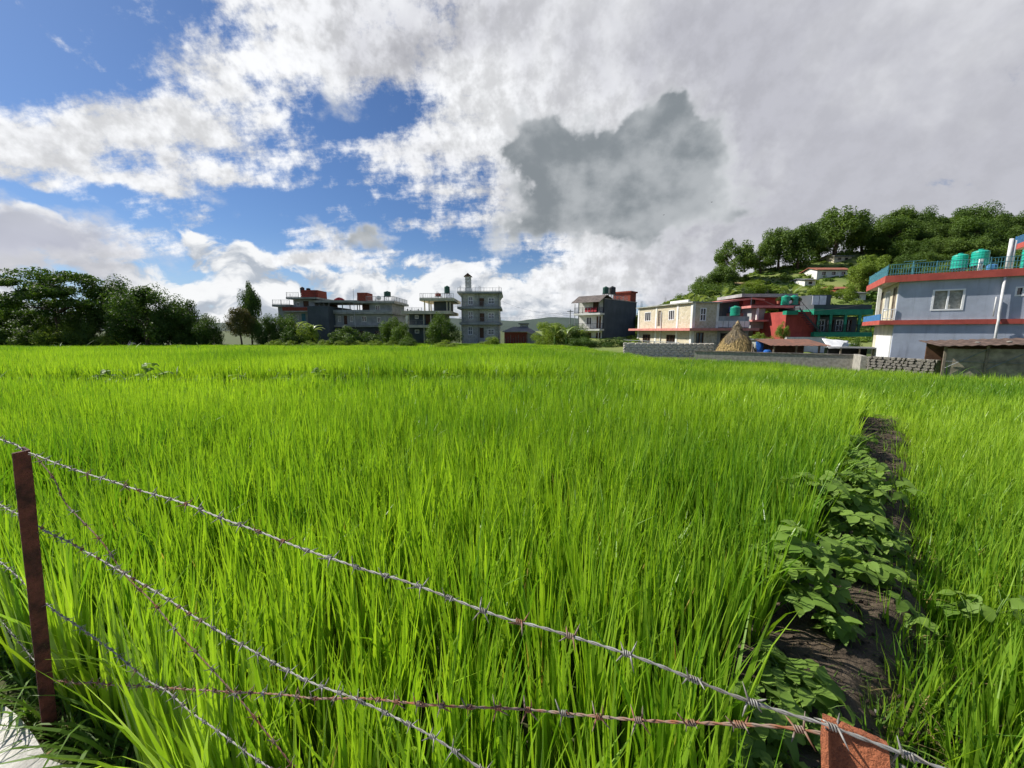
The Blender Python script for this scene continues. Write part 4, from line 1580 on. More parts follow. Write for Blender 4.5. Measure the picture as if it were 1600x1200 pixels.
def tank(label, loc, r, h, m='tank_green', stand=0.0, group=None):
    o = thing('water_tank', label, 'water tank', tuple(loc), RND.uniform(0, 6), group)
    prof = [(r * .98, 0)]
    n = 5
    for i in range(n):
        z0, z1 = h * 0.80 * i / n, h * 0.80 * (i + 1) / n
        prof += [(r, z0 + .01), (r, z1 - h * .035), (r * .94, z1 - h * .02), (r * .94, z1 - .005)]
    prof += [(r, h * .81), (r * .97, h * .86), (r * .7, h * .93), (r * .32, h * .965)]
    b = MB()
    b.lathe([(a, z + stand) for a, z in prof], 20)
    b.build('barrel', m, o, False)
    c = MB()
    c.lathe([(r * .33, h * .96 + stand), (r * .34, h * 1.0 + stand), (r * .28, h * 1.03 + stand)], 16)
    c.build('lid', m, o)
    if stand > 0.05:
        s = MB()
        for a in (-1, 1):
            for c_ in (-1, 1):
                s.tube([(a * r * .75, c_ * r * .75, 0), (a * r * .7, c_ * r * .7, stand)], 0.035, 5)
        s.tube([(-r * .75, -r * .75, stand * .1), (r * .75, -r * .75, stand * .9)], 0.02, 4)
        s.box(-r * .9, r * .9, -r * .9, r * .9, stand - .05, stand - .002)
        s.build('stand', 'steel_dark', o)
    return o


def dish(label, loc, r=0.4, az=0.6):
    o = thing('satellite_dish', label, 'satellite dish', tuple(loc), az)
    b = MB()
    prof = [(r * t, 0.28 * r * t * t * 1.4) for t in (0.02, .25, .5, .75, 1)]
    b.lathe(prof + [(r * .985, 0.28 * r * 1.4 - .01), (r * .5, 0.08 * r - .02 + .02 * r)], 18)
    d = b.build('reflector', 'paint_white', o, True)
    d.rotation_euler = (radians(-62), 0, 0)
    d.location = (0, 0, 0.55)
    MB().tube([(0, 0.05, 0), (0, 0.05, .55)], 0.025, 6).build('mast', 'steel_grey', o)
    MB().tube([(0, 0.02, .45), (0, -0.45, .72)], 0.012, 5).build('feed_arm', 'steel_grey', o)
    return o


def frame_house(name, label, px, Y, rz=0.0):
    """house seen nearly face-on: gives its root and a function from picture to facade metres"""
    o0 = at(px, 530, Y)
    root = thing(name, label, 'house', (o0.x, Y, GZ), rz)

    def f(a, b):
        p = at(a, b, Y)
        return p.x - o0.x, p.z - GZ

    def R(x0, x1, y0, y1):       # picture box -> (u0,u1,z0,z1)
        u0, z1 = f(x0, y0)
        u1, z0 = f(x1, y1)
        return (u0, u1, max(0.0, z0), z1)
    return root, R


def shell(root, m, R, px0, px1, ytop, ybot, y0, y1, holes=(), win=None, name='wall', back=True):
    """front wall with openings plus side and back walls"""
    u0, u1, z0, z1 = R(px0, px1, ytop, ybot)
    wall(root, m, 'x', u0, u1, z0, z1, y0, y0 + 0.2, holes, name)
    b = MB()
    b.box(u0, u0 + .2, y0 + .2, y1 - .2, z0, z1)
    b.box(u1 - .2, u1, y0 + .2, y1 - .2, z0, z1)
    b.box(u0, u1, y1 - .2, y1, z0, z1)
    b.build('side_wall', m, root)
    return u0, u1, z0, z1


def slab(root, m, R, px0, px1, y0p, y1p, d0, d1, name='slab'):
    u0, u1, z0, z1 = R(px0, px1, y0p, y1p)
    boxes(name, m, root, (u0, u1, d0, d1, z0, z1))
    return u0, u1, z0, z1


# ------------------------------------------------------------------ houses across the field
# long grey house
h, R = frame_house('house', 'long grey house with a blank slate end wall and brick red roof box', 434, 70)
wins = [R(462, 467, 492, 500), R(481.5, 487, 491, 500)]
dr = R(471, 478, 490, 503)
shell(h, 'plaster_grey', R, 434, 488, 479.5, 545, 0, 9, wins + [dr])
for w_ in wins: window(h, 'x', w_, 0, -1, 1, 0, 'plaster_white', 'glass_dark', .09)
door(h, 'x', dr, 0, -1, 'paint_teal')
slab(h, 'brick_red', R, 446, 487, 480.5, 486, -1.0, -0.82, 'parapet')
slab(h, 'plaster_dull', R, 446, 487.4, 486, 488, -1.05, -0.003, 'balcony_slab')
u = slab(h, 'plaster_dull', R, 428, 456, 476, 479.4, -0.6, 9.2, 'terrace_slab')
railing(h, 'steel_grey', [((u[0] + .1, -.5, u[3]), (u[1] - .1, -.5, u[3]))], .8, .25, .02)
w_ = R(460.5, 465.5, 471.5, 478)
dk = R(471, 480, 470, 479.4)
shell(h, 'plaster_grey', R, 455, 489, 467.6, 479.4, 0.6, 8, [w_, dk])
window(h, 'x', w_, .6, -1, 1, 0, 'plaster_white', 'glass_dark', .09)
door(h, 'x', dk, .6, -1, 'wood_brown', 2)
u = slab(h, 'plaster_dull', R, 449, 497, 464.6, 467.5, -0.5, 8.6, 'roof_slab')
railing(h, 'steel_grey', [((u[0] + .1, -.4, u[3]), (u[0] + 2.2, -.4, u[3]))], .8, .25, .02)
rb = slab(h, 'brick_red', R, 469.5, 496, 453, 464.5, 0.2, 3.6, 'roof_box')
for k in range(4):
    zz = rb[2] + (rb[3] - rb[2]) * (k + .5) / 4
    boxes('slat', 'plaster_red', h, (rb[0] - .03, rb[1] + .03, 0.14, 0.197, zz - .08, zz + .10))
slab(h, 'plaster_slate', R, 487.2, 523, 479, 545, -1.6, 8.5, 'blank_wall')
u = slab(h, 'plaster_dull', R, 489, 557, 469, 472.6, 0.1, 7.5, 'canopy_slab')
for px in (497, 504, 512, 533, 545):
    q = R(px - .7, px + .7, 472.7, 485)
    boxes('column', 'plaster_dull', h, (q[0], q[1], .4, .65, q[2], q[3]))
b0 = R(498, 531, 474, 483)
boxes('back_wall', 'wood_brown', h, (b0[0], b0[1] - 2.2, 4, 4.2, b0[2], b0[3]))
mbq = MB()
q = R(519, 533, 465, 469)
for k in range(8):
    t = k / 7
    mbq.tube([(q[0] + (q[1] - q[0]) * t, 1 + .1 * sin(t * 9), q[2]), (q[0] + (q[1] - q[0]) * t, 1, q[2] + .55 * sin(pi * (0.15 + .7 * t)))], .16, 5)
tag(mbq.build('laundry_heap', 'cloth_red'), 'reddish bedding heaped on the canopy slab of the long grey house', 'bedding').location = h.location
tank('black water tank beside the brick roof box of the long grey house', Vector(h.location) + Vector((R(465, 466, 450, 452)[0], 1.5, R(465, 466, 464.5, 465)[3])), .38, 1.0, 'tank_black', .95)
tank('low black tank right above the brick roof box', Vector(h.location) + Vector((R(473, 474, 450, 452)[0], 1.9, R(465, 466, 453, 454)[3])), .36, .42, 'tank_black', .1)

# second grey house
h, R = frame_house('house', 'second grey house with open terrace and red roof box', 522, 71)
wins = [R(528, 533, 494, 503), R(547, 552, 494, 503), R(565, 573, 494, 503), R(589, 595.5, 496, 504)]
dr = R(537, 543, 493, 507)
shell(h, 'plaster_grey', R, 523.5, 613, 491, 508, 0, 9, wins + [dr])
for w_ in wins: window(h, 'x', w_, 0, -1, 1, 0, 'plaster_white', 'glass_dark', .09)
door(h, 'x', dr, 0, -1, 'wood_brown')
slab(h, 'plaster_dull', R, 520, 615, 487.6, 491, -0.7, 9.2, 'terrace_slab')
slab(h, 'plaster_grey', R, 521, 614, 484.5, 487.6, -0.7, -0.5, 'parapet')
slab(h, 'plaster_dull', R, 521, 615, 508, 511, -0.7, 9.2, 'balcony_slab')
gw = [R(530, 538, 516, 530), R(560, 568, 517, 526), R(585, 592, 517, 526)]
shell(h, 'plaster_slate', R, 523.5, 612, 511, 545, 0.3, 9, gw)
for w_ in gw: window(h, 'x', w_, .3, -1, 1, 0, 'wood_brown', 'glass_dark', .08)
w_ = R(586.5, 594, 477, 485)
shell(h, 'plaster_grey', R, 577, 613, 474.5, 487.5, 0, 8, [w_])
window(h, 'x', w_, 0, -1, 1, 0, 'plaster_white', 'glass_dark', .1)
q = R(561, 576.9, 475, 487.5)
boxes('recess_wall', 'wood_brown', h, (q[0], q[1], 1.4, 1.6, q[2], q[3]))  # dark brown stands in for the shade in the recess
for px in (557.5, 561):
    q = R(px - .7, px + .7, 474.5, 487.5)
    boxes('column', 'plaster_dull', h, (q[0], q[1], .2, .45, q[2], q[3]))
u = slab(h, 'plaster_dull', R, 555.5, 618.5, 470.8, 474.4, -0.8, 8.8, 'roof_slab')
railing(h, 'steel_grey', [((u[0] + 2.2, -.7, u[3]), (u[1] - .1, -.7, u[3])), ((u[1] - .1, -.7, u[3]), (u[1] - .1, 8, u[3]))], .8, .25, .02)
slab(h, 'brick_red', R, 557, 573.5, 457, 470.7, 0.2, 3.0, 'roof_box')
dish('satellite dish on the roof of the second grey house', Vector(h.location) + Vector((R(590, 591, 460, 462)[0], 0.5, u[3])), .45, .4)
tank('dark green water tank on a tall stand, roof of the second grey house', Vector(h.location) + Vector((R(602, 603, 460, 462)[0], 1.2, u[3])), .62, .95, 'tank_dark', .95)
boxes('drain_pipe', 'pipe_plastic', h, (R(556, 557, 480, 490)[0], R(556, 556.8, 480, 490)[1], -0.86, -0.76, R(556, 557, 491, 512)[2], R(556, 557, 452, 512)[3]))

# pavilion house
h, R = frame_house('house', 'two storey house with cream columns and a roof pavilion', 637, 66)
wins = [R(647, 653, 492, 498), R(647, 654, 515, 521)]
dk = R(664, 671, 492, 506)
shell(h, 'plaster_slate', R, 638, 690, 491, 508, 0.5, 8.5, [wins[0], dk])
window(h, 'x', wins[0], .5, -1, 1, 0, 'plaster_white', 'glass_dark', .12)
door(h, 'x', dk, .5, -1)
shell(h, 'plaster_slate', R, 638, 690, 512, 545, 0.5, 8.5, [wins[1]])
window(h, 'x', wins[1], .5, -1, 1, 0, 'plaster_white', 'glass_dark', .12)
slab(h, 'plaster_cream', R, 638, 692, 508, 512, -0.5, 8.7, 'balcony_slab')
u = R(638, 664, 500, 508)
railing(h, 'steel_grey', [((u[0], -.4, u[2]), (u[1], -.4, u[2]))], .8, .2, .02)
for px in (639, 663, 674, 689):
    q = R(px - 1.4, px + 1.4, 491, 545)
    boxes('column', 'plaster_cream', h, (q[0], q[1], -.28, 0.05, q[2], q[3]))
u = slab(h, 'plaster_cream', R, 629, 705, 486, 490.8, -0.8, 9, 'terrace_slab')
shell(h, 'plaster_slate', R, 675, 698, 470.5, 485.9, 1.4, 7.5)
for px in (663, 665.5, 670, 698, 703):
    q = R(px - 1.0, px + 1.0, 470.5, 485.9)
    boxes('column', 'plaster_cream', h, (q[0], q[1], .1 if px != 665.5 else 4, .4 if px != 665.5 else 4.3, q[2], q[3]))
u2 = slab(h, 'plaster_cream', R, 656.5, 710, 466, 470.4, -0.6, 8.2, 'roof_slab')
railing(h, 'steel_grey', [((u2[0] + .1, -.5, u2[3]), (u2[1] - .1, -.5, u2[3]))], .75, .3, .018)
railing(h, 'steel_grey', [((u[0] + .1, -.7, u[3]), (u[0] + 3.4, -.7, u[3]))], .5, .3, .018)
for px, hh in ((634, 4), (639, 2.5), (651, 4)):
    q = R(px - .8, px + .8, 486 - hh, 486)
    boxes('stub_column', 'plaster_slate', h, (q[0], q[1], 1, 1.2, u[3] - .002, q[3]))
tank('red brown water tank on the pavilion roof', Vector(h.location) + Vector((R(681, 682, 455, 460)[0], 2, u2[3])), .5, .55, 'brick_red', .5)
tank('dark green water tank on a stand on the pavilion roof', Vector(h.location) + Vector((R(695.5, 696, 455, 460)[0], 2, u2[3])), .48, 1.25, 'tank_dark', 1.0)

# three storey house with the little tower
h, R = frame_house('house', 'narrow three storey grey house with a thin roof tower', 722, 70)
ww = [R(731.5, 739.5, 463, 476), R(762.5, 772.5, 465, 475), R(731.5, 739.5, 486.5, 499), R(762.5, 772.5, 488.5, 498), R(731, 738.5, 510, 523), R(762, 772.5, 514, 523)]
dd = [R(749, 756.5, 466, 479.2), R(749.5, 757, 489.5, 502.5), R(749.5, 756, 512, 528)]
for k, (a, b_) in enumerate(((459, 479.4), (483, 503.7), (507.5, 545))):
    shell(h, 'clad_grey', R, 722, 780, a, b_, 0, 8, ww[2 * k:2 * k + 2] + [dd[k]])
for i, w_ in enumerate(ww): window(h, 'x', w_, 0, -1, 1, 1, 'paint_white', 'glass_blue', .13)
for w_ in dd: door(h, 'x', w_, 0, -1, 'wood_brown')
for a, b_, c, d in ((715.5, 784.5, 456, 459), (715.5, 783.5, 479.5, 482.9), (719, 783.5, 503.8, 507.4)):
    u = slab(h, 'plaster_grey', R, a, b_, c, d, -1.0, 8.6, 'floor_slab')
    if c > 470: railing(h, 'steel_grey', [((u[0] + .1, -.95, u[3]), (u[1] - .1, -.95, u[3]))], .85, .2, .014)
    else:
        top = u
        railing(h, 'steel_grey', [((u[0] + .1, -.95, u[3]), (u[1] - .1, -.95, u[3]))], .6, .5, .014)
for px in (722, 748, 779):
    for a, b_ in ((459, 479.4), (483, 503.7), (507.5, 545)):
        q = R(px - .9, px + .9, a, b_)
        boxes('column', 'plaster_dull', h, (q[0], q[1], -.22, -.004, q[2], q[3]))
mq = MB()
for s_, (a, b_) in ((1, (715.5, 722)), (-1, (780, 784.5))):
    q = R(a, b_, 459, 466)
    mq.prism([(q[0], -.2, q[3]), (q[1], -.2, q[3]), (q[1] if s_ > 0 else q[0], -.2, q[2])], (0, 7, 0))
mq.build('bracket', 'plaster_grey', h)
q = R(725.2, 734.2, 430, 455.9)
boxes('tower_base', 'plaster_white', h, (q[0] - .1, q[1] + .1, 1.4, 2.7, q[2], q[2] + .8))
tw = MB()
for i in range(4):
    z0, z1 = q[2] + .8 + (q[3] - q[2] - .8) * i / 4, q[2] + .8 + (q[3] - q[2] - .8) * (i + 1) / 4 - .06
    tw.box(q[0], q[1], 1.5, 2.6, z0, z1)
    tw.box(q[0] - .05, q[1] + .05, 1.45, 2.65, z1, z1 + .06)
tw.build('tower', 'clad_grey', h)
for i in range(3):
    zz = q[2] + 1.0 + i * .75
    boxes('tower_panel', 'plaster_white', h, (q[0] + .3, q[1] - .3, 1.45, 1.499, zz, zz + .4))
rf = MB()
rf.prism([(q[0] - .25, 1.3, q[3]), (q[1] + .25, 1.3, q[3]), ((q[0] + q[1]) / 2, 1.3, q[3] + .6)], (0, 1.5, 0))
rf.build('tower_roof', 'wood_brown', h)

# low shed
h, R = frame_house('shed', 'low shed with a dark sheet roof beside the three storey house', 787, 68)
h['category'] = 'shed'
u0, u1, z0, z1 = R(788, 824, 519, 545)
boxes('wall', 'brick_red', h, (u0, u1, 0.4, 5, 0, z1))
v0, v1, _, v3 = R(824.2, 856, 520, 545)
sm = MB()
sm.prism([(v0, 0, 0), (v1, 0, 0), (v1, 0, v3 - 1.2), (v0, 0, v3)], (0, 5, 0))
sm.build('end_wall', 'plaster_dull', h)
rm_ = MB()
a = R(791, 812, 513, 519)
e = R(858, 860, 526, 527)
rm_.prism([(u0 - .4, -.5, z1 + .02), (v0, -.5, z1 + .05), (v0, 2.4, z1 + .9), (u0 + 1.6, 2.4, z1 + .9)], (0, 0, .08))
rm_.prism([(v0 + .003, -.5, v3 + .03), (v1 + .4, -.5, v3 - 1.35), (v1 + .4, 5, v3 - 1.3), (v0 + .003, 5, v3 + .9), (v0 + .003, 2.4, v3 + 1.0)], (0, 0, .08))
rm_.build('roof', 'roof_sheet', h)
q = R(813.5, 826.5, 506, 513)
boxes('roof_room', 'plaster_dull', h, (q[0], q[1], 2.6, 4.4, z1 + .2, q[3]))
boxes('roof_room_slab', 'plaster_slate', h, (q[0] - .35, q[1] + .15, 2.3, 4.6, q[3], q[3] + .15))
for i in range(9):
    x = u0 + .2 + (u1 - u0 - .4) * i / 8
    boxes('picket', 'wood_grey', h, (x - .05, x + .05, -.25, -.18, 0, 1.3 + .3 * (i % 3)))

# small house between the left trees
h, R = frame_house('house', 'small pale house half hidden among the left trees', 160, 68)
w_ = R(170, 177, 500, 505)
shell(h, 'plaster_white', R, 162, 200, 494, 545, 0, 5, [w_])
window(h, 'x', w_, 0, -1, 1, 0, 'paint_teal', 'glass_dark', .1)
slab(h, 'paint_teal', R, 160, 202, 508, 511, -.5, 0, 'balcony_slab')
slab(h, 'plaster_dull', R, 159, 203, 491, 493.9, -.6, 5.4, 'roof_slab')

# slate house with balconies
C = at(942.5, 530, 62)
h = thing('house', 'slate grey house with lit balconies on its left and a tin canopy', 'house', (C.x, C.y, GZ), radians(48))
H6 = 7.6
boxes('blank_wall', 'plaster_slate', h, (0, 11.8, 0, .25, 0, H6))
boxes('back_wall', 'plaster_slate', h, (0, 11.8, 4.6, 4.8, 0, H6), (11.6, 11.8, .25, 4.6, 0, H6))
fh = [(0.5, 1.3, .3, 2.3), (2.2, 3.2, .3, 2.3), (0.5, 1.3, 3.0, 4.9), (2.2, 3.2, 3.6, 4.8), (1.0, 2.0, 5.5, 7.3)]
wall(h, 'plaster_white', 'y', .253, 4.6, 0, H6, 0.003, .25, fh)
for q in fh: (door if q[3] - q[2] > 1.7 else window)(h, 'y', q, 0.003, -1)
for z, m_ in ((2.6, 'plaster_white'), (5.1, 'plaster_white')):
    boxes('balcony_slab', m_, h, (-1.5, -.003, -.1, 4.7, z, z + .28))
    railing(h, 'steel_dark', [((-1.42, 0, z + .28), (-1.42, 4.6, z + .28)), ((-1.42, 0, z + .28), (-.05, 0, z + .28))], .9, .14, .016)
for y in (0.05, 4.5):
    boxes('balcony_post', 'steel_grey', h, (-1.45, -1.37, y, y + .08, 0, 6.9))
cn = MB()
cn.prism([(-2.0, -.3, 7.0), (-2.0, 4.9, 7.0), (.3, 4.9, 8.2), (.3, -.3, 8.2)], (0, 0, .06))
cn.prism([(.3, -.3, 8.2), (.3, 4.9, 8.2), (2.2, 4.9, 7.65), (2.2, -.3, 7.65)], (0, 0, .06))
cn.build('canopy', mat('tin_dark', (0.12, 0.10, 0.09), 0.7, 0.4, 2.0).name, h)
cl = MB()
for i in range(4):
    cl.prism([(-1.5, .5 + i * .55, 6.2), (-1.5, .95 + i * .55, 6.2), (-1.56, .95 + i * .55, 5.55), (-1.56, .5 + i * .55, 5.55)], (.03, 0, 0))
tag(cl.build('laundry', 'cloth_red'), 'red washing hung over the upper balcony rail of the slate house', 'laundry').matrix_world = Matrix.Translation((C.x, C.y, GZ)) @ Matrix.Rotation(radians(48), 4, 'Z')
boxes('roof_slab', 'plaster_dull', h, (0.2, 11.9, -.05, 4.9, H6, H6 + .12))
railing(h, 'steel_grey', [((2.3, 0.05, H6 + .12), (8, 0.05, H6 + .12))], .7, .4, .02)
boxes('roof_box', 'brick_red', h, (9.6, 11.9, .2, 3.4, H6 + .12, H6 + 1.7))
boxes('roof_box_cap', 'brick_red', h, (9.4, 12.1, 0, 3.6, H6 + 1.7, H6 + 1.95))
MW = Matrix.Translation((C.x, C.y, GZ)) @ Matrix.Rotation(radians(48), 4, 'Z')
tank('dark green water tank on the slate house roof, left of a pair', MW @ Vector((2.9, 1.4, H6 + .12)), .5, 1.15, 'tank_dark', .95)
tank('dark green water tank on the slate house roof, right of a pair', MW @ Vector((4.2, .9, H6 + .12)), .55, 1.25, 'tank_black', .95)

# stone faced house
SC0 = at(1080, 530, 44.6)
ax = radians(168)
xd = Vector((sin(ax), cos(ax), 0))
SL = 11.8
O = Vector((SC0.x, SC0.y, GZ)) - xd * SL
h = thing('house', 'two storey house faced with tan stone and white corner strips', 'house', tuple(O), atan2(xd.y, xd.x))
F1, TOP = 2.75, 5.75
up = [(1.7, 3.2, 3.9, 5.15), (7.2, 8.4, 3.9, 5.15)]
dn = [(1.4, 3.3, 0.0, 2.1), (7.0, 9.0, 0.0, 2.1)]
wall(h, 'clad_tan', 'x', 0, SL, F1 + .15, TOP, 0, .22, up + [(4.9, 5.6, 3.2, 5.2)])
wall(h, 'clad_tan', 'x', 0, SL, 0, F1 - .15, 0, .22, dn)
for q in up: window(h, 'x', q, 0, -1, 2, 0, 'paint_white', 'glass_dark', .08)
for q in dn: window(h, 'x', q, 0, -1, 2, 0, 'wood_brown', 'glass_dark', .1, 'wood_brown')
door(h, 'x', (4.9, 5.6, 3.2, 5.2), 0, -1, 'wood_grey')
sw = [(0.95, 1.75, 3.7, 5.2)]
DEP = 3.4
wall(h, 'clad_tan', 'y', .223, DEP, F1 + .15, TOP, SL - .22, SL - .003, sw)
window(h, 'y', sw[0], SL - .003, 1, 1, 1, 'paint_white', 'glass_dark', .09)
sw2 = [(0.6, 1.6, .5, 2.4)]
wall(h, 'clad_tan', 'y', .223, DEP, 0, F1 - .15, SL - .22, SL - .003, sw2)
window(h, 'y', sw2[0], SL - .003, 1, 1, 0, 'wood_brown', 'glass_blue', .08)
boxes('back_wall', 'plaster_dull', h, (0, SL - .25, DEP - .2, DEP - .003, 0, TOP), (0.003, .2, .223, DEP - .2, 0, TOP))
for x in (0.0, 4.4, 8.9, SL - .28):
    for z0, z1 in ((0, F1 - .15), (F1 + .15, TOP)):
        boxes('pilaster', 'plaster_white', h, (x - .03, x + .31, -.06, -.002, z0, z1))
boxes('pilaster', 'plaster_white', h, (SL, SL + .05, -.06, .3, 0, F1 - .15), (SL, SL + .05, -.06, .3, F1 + .15, TOP), (SL, SL + .05, DEP - .3, DEP, F1 + .15, TOP))
boxes('eave_slab', 'trim_pink', h, (-1.0, SL + .9, -.95, DEP + 2.5, F1 - .147, F1 + .147))
boxes('roof_slab', 'plaster_dull', h, (-.3, SL + .25, -.3, DEP + .2, TOP, TOP + .14))
boxes('parapet', 'plaster_white', h, (6.8, SL - 1.5, .4, .6, TOP + .14, TOP + .5))
boxes('drain_pipe', 'pipe_plastic', h, (5.7, 5.8, -.12, -.03, 0, 5.0))
railing(h, 'steel_grey', [((-1.2, -1.6, 0), (SL, -1.6, 0))], 1.25, .7, .025)
# green grey wing behind the stone house
h2 = thing('house', 'plain grey green wing with white block parapet joined behind the stone house', 'house', tuple(O), atan2(xd.y, xd.x))
boxes('wall', 'plaster_grey', h2, (SL - 4.2, SL - .4, DEP + .02, DEP + 4.6, 0, 4.3))
for i in range(6):
    y0 = DEP + .1 + i * .74
    boxes('block', 'plaster_white', h2, (SL - .37, SL - .12, y0, y0 + .66, 3.0, 3.75))
boxes('porch_slab', 'trim_pink', h2, (SL - .36, SL + .9, DEP + 2.53, DEP + 4.9, 2.6, 2.9))
boxes('porch_shade', 'shade_black', h2, (SL - .398, SL - .36, DEP + .8, DEP + 3.6, 0.1, 2.3))  # dark panel on the solid wall, painted shade under the porch slab
MW = Matrix.Translation(O) @ Matrix.Rotation(atan2(xd.y, xd.x), 4, 'Z')
tank('small green water tank on the wing behind the stone house', MW @ Vector((SL - 1.2, DEP + 3.3, 4.3)), .55, 1.15, 'tank_green', .1)

# yard wall of the stone house: pale stones
def stone_wall(name, label, p0, p1, z0, z1, th, sm, mm, rows, wmin, wmax, seed, cap=None):
    r = random.Random(seed)
    d = Vector((p1[0] - p0[0], p1[1] - p0[1], 0))
    L = d.length
    o = thing(name, label, 'wall', (p0[0], p0[1], z0), atan2(d.y, d.x))
    boxes('core', mm, o, (0, L, .05, th - .05, -.3, z1 - z0 - .02))
    rh = (z1 - z0) / rows
    kinds = []
    for k in range(6):
        b = MB()
        pts = []
        n = 7
        for i in range(n):
            a = 2 * pi * i / n + r.gauss(0, .12)
            pts.append((0.5 * max(-1, min(1, 1.25 * cos(a))) * r.uniform(.86, 1), 0, 0.5 * max(-1, min(1, 1.25 * sin(a))) * r.uniform(.86, 1)))
        front = [(p[0] * .82, -.06 - .02 * r.random(), p[2] * .82) for p in pts]
        nv = len(b.v)
        b.v += [(p[0], 0.06, p[2]) for p in pts] + front
        b.f.append(tuple(nv + n + i for i in reversed(range(n))))
        for i in range(n):
            j = (i + 1) % n
            b.f.append((nv + i, nv + n + i, nv + n + j, nv + j))
        kinds.append(b.mesh('stone', sm))
    for row in range(rows):
        x = -r.uniform(0, wmin)
        while x < L:
            w = r.uniform(wmin, wmax)
            x1 = min(L, x + w)
            xs_ = max(0, x)
            if x1 - xs_ > .08:
                c = link('stone', r.choice(kinds), o)
                c.scale = ((x1 - xs_) * 1.06, r.uniform(.8, 1.3), rh * 1.08)
                c.location = ((xs_ + x1) / 2, r.uniform(.0, .03), rh * (row + .5))
                c.rotation_euler = (0, r.gauss(0, .03), 0)
            x = x1 if x1 < L else L + 1
    if cap: boxes('coping', cap, o, (-.02, L + .02, -.03, th + .03, z1 - z0 - .017, z1 - z0 + .06))
    return o


A0, A1 = at(974, 540, 38.5), at(1116, 540, 36.5)
stone_wall('stone_wall', 'pale stone yard wall in front of the stone faced house', (A0.x, A0.y), (A1.x, A1.y), -1.1, .32, .35, 'stone_pale', 'mortar_pale', 6, .3, .75, 11)
# low dark wall along the field
B0, B1 = at(1085, 550, 27.8), at(1342, 556, 23.2)
d = (B1 - B0).xy
o = thing('low_wall', 'long low dark plastered wall along the field edge', 'wall', (B0.x, B0.y, -1.05), atan2(d.y, d.x))
boxes('wall_body', 'mortar', o, (0, d.length, 0, .22, -.2, 1.06))
boxes('coping', 'stone_dark', o, (-.02, d.length, -.04, .26, 1.06, 1.12))
E0, E1 = at(1355, 560, 21.2), at(1463, 565, 18.4)
stone_wall('stone_wall', 'dark dry stone wall before the blue grey house', (E0.x, E0.y), (E1.x, E1.y), -1.05, .12, .4, 'stone_dark', 'mortar', 8, .16, .42, 12)
d = (B1 - E0).xy
o = thing('wall_pillar', 'pale end face of the wall where the field corner turns', 'wall', (E0.x, E0.y, -1.05), atan2(d.y, d.x))
boxes('wall_body', 'mortar', o, (0.02, d.length - .02, .0, .25, -.2, 1.15))

# ------------------------------------------------------------------ blue grey house on the right
C = at(1396, 517, 22.6)
BZ = -1.15
h = thing('house', 'blue grey two storey house with red slab edges and roof terrace', 'house', (C.x, C.y, BZ), radians(-35))
Z1, Z2 = 3.0, 5.42          # underside of the two slabs
LEN, DP = 11.0, 5.9
w1h = (1.37, 2.6, 3.75, 4.9)
w2h = (4.3, 4.85, 4.4, 4.88)
wall(h, 'plaster_blue', 'x', 0, LEN, Z1 + .26, Z2, 0, .2, [w1h, w2h])
w3h = (6.6, 7.2, 1.7, 2.3)
wall(h, 'plaster_blue', 'x', 0, LEN, -.3, Z1, 0, .2, [])
window(h, 'x', w1h, 0, -1, 1, 0, 'paint_white', 'curtain', .085, None, .12)
window(h, 'x', w2h, 0, -1, 1, 0, 'paint_white', 'glass_dark', .07)
fr = [(.5, 1.3, Z1 + .3, Z1 + 2.2), (2.2, 3.4, Z1 + .9, Z1 + 2.1), (4.2, 5.0, Z1 + .3, Z1 + 2.2)]
wall(h, 'plaster_cream', 'y', .203, DP, Z1 + .26, Z2, .003, .2, fr)
door(h, 'y', fr[0], .003, -1, 'wood_grey', 1)
window(h, 'y', fr[1], .003, -1, 1, 0, 'paint_white', 'glass_dark')
door(h, 'y', fr[2], .003, -1, 'wood_grey', 1)
fr = [(1.6, 4.3, -.2, 2.35)]
wall(h, 'plaster_cream', 'y', .203, DP, -.3, Z1, .003, .2, fr)
for i in range(7):
    y0 = .25 + i * .62
    boxes('shutter_panel', 'paint_white', h, (-.05, -.005, y0, y0 + .55, -.25, 2.35))
boxes('back_wall', 'plaster_blue', h, (0.2, LEN, DP - .2, DP - .003, -.3, Z1), (0.2, LEN, DP - .2, DP - .003, Z1 + .26, Z2), (LEN - .2, LEN - .003, .2, DP - .2, -.3, Z1), (LEN - .2, LEN - .003, .2, DP - .2, Z1 + .26, Z2))
boxes('floor', 'shade_black', h, (0.2, LEN - .2, .2, DP - .2, Z1 + .02, Z1 + .1))
# slabs: cream soffit with red edge boards
OV, OS = 0.62, 0.20
boxes('middle_slab', 'plaster_cream', h, (-OV, LEN + .1, -.08, DP + .1, Z1 + .02, Z1 + .24))
boxes('slab_edge', 'trim_red', h, (-OV - .05, LEN + .1, -.14, -.083, Z1, Z1 + .255), (-OV - .05, -OV - .002, -.083, DP + .1, Z1, Z1 + .255))
boxes('roof_slab', 'plaster_cream', h, (-OV, LEN + .1, -OS, DP + .1, Z2 + .01, Z2 + .34))
boxes('slab_edge', 'trim_red', h, (-OV - .05, LEN + .1, -OS - .05, -OS - .003, Z2 - .02, Z2 + .36), (-OV - .05, -OV - .002, -OS - .003, DP + .1, Z2 - .02, Z2 + .36))
for y in (1.0, 3.0):
    MB().lathe([(.10, 0), (.13, .02)], 14, (-.3, y, Z2 - .015)).build('soffit_lamp', 'steel_grey', h)
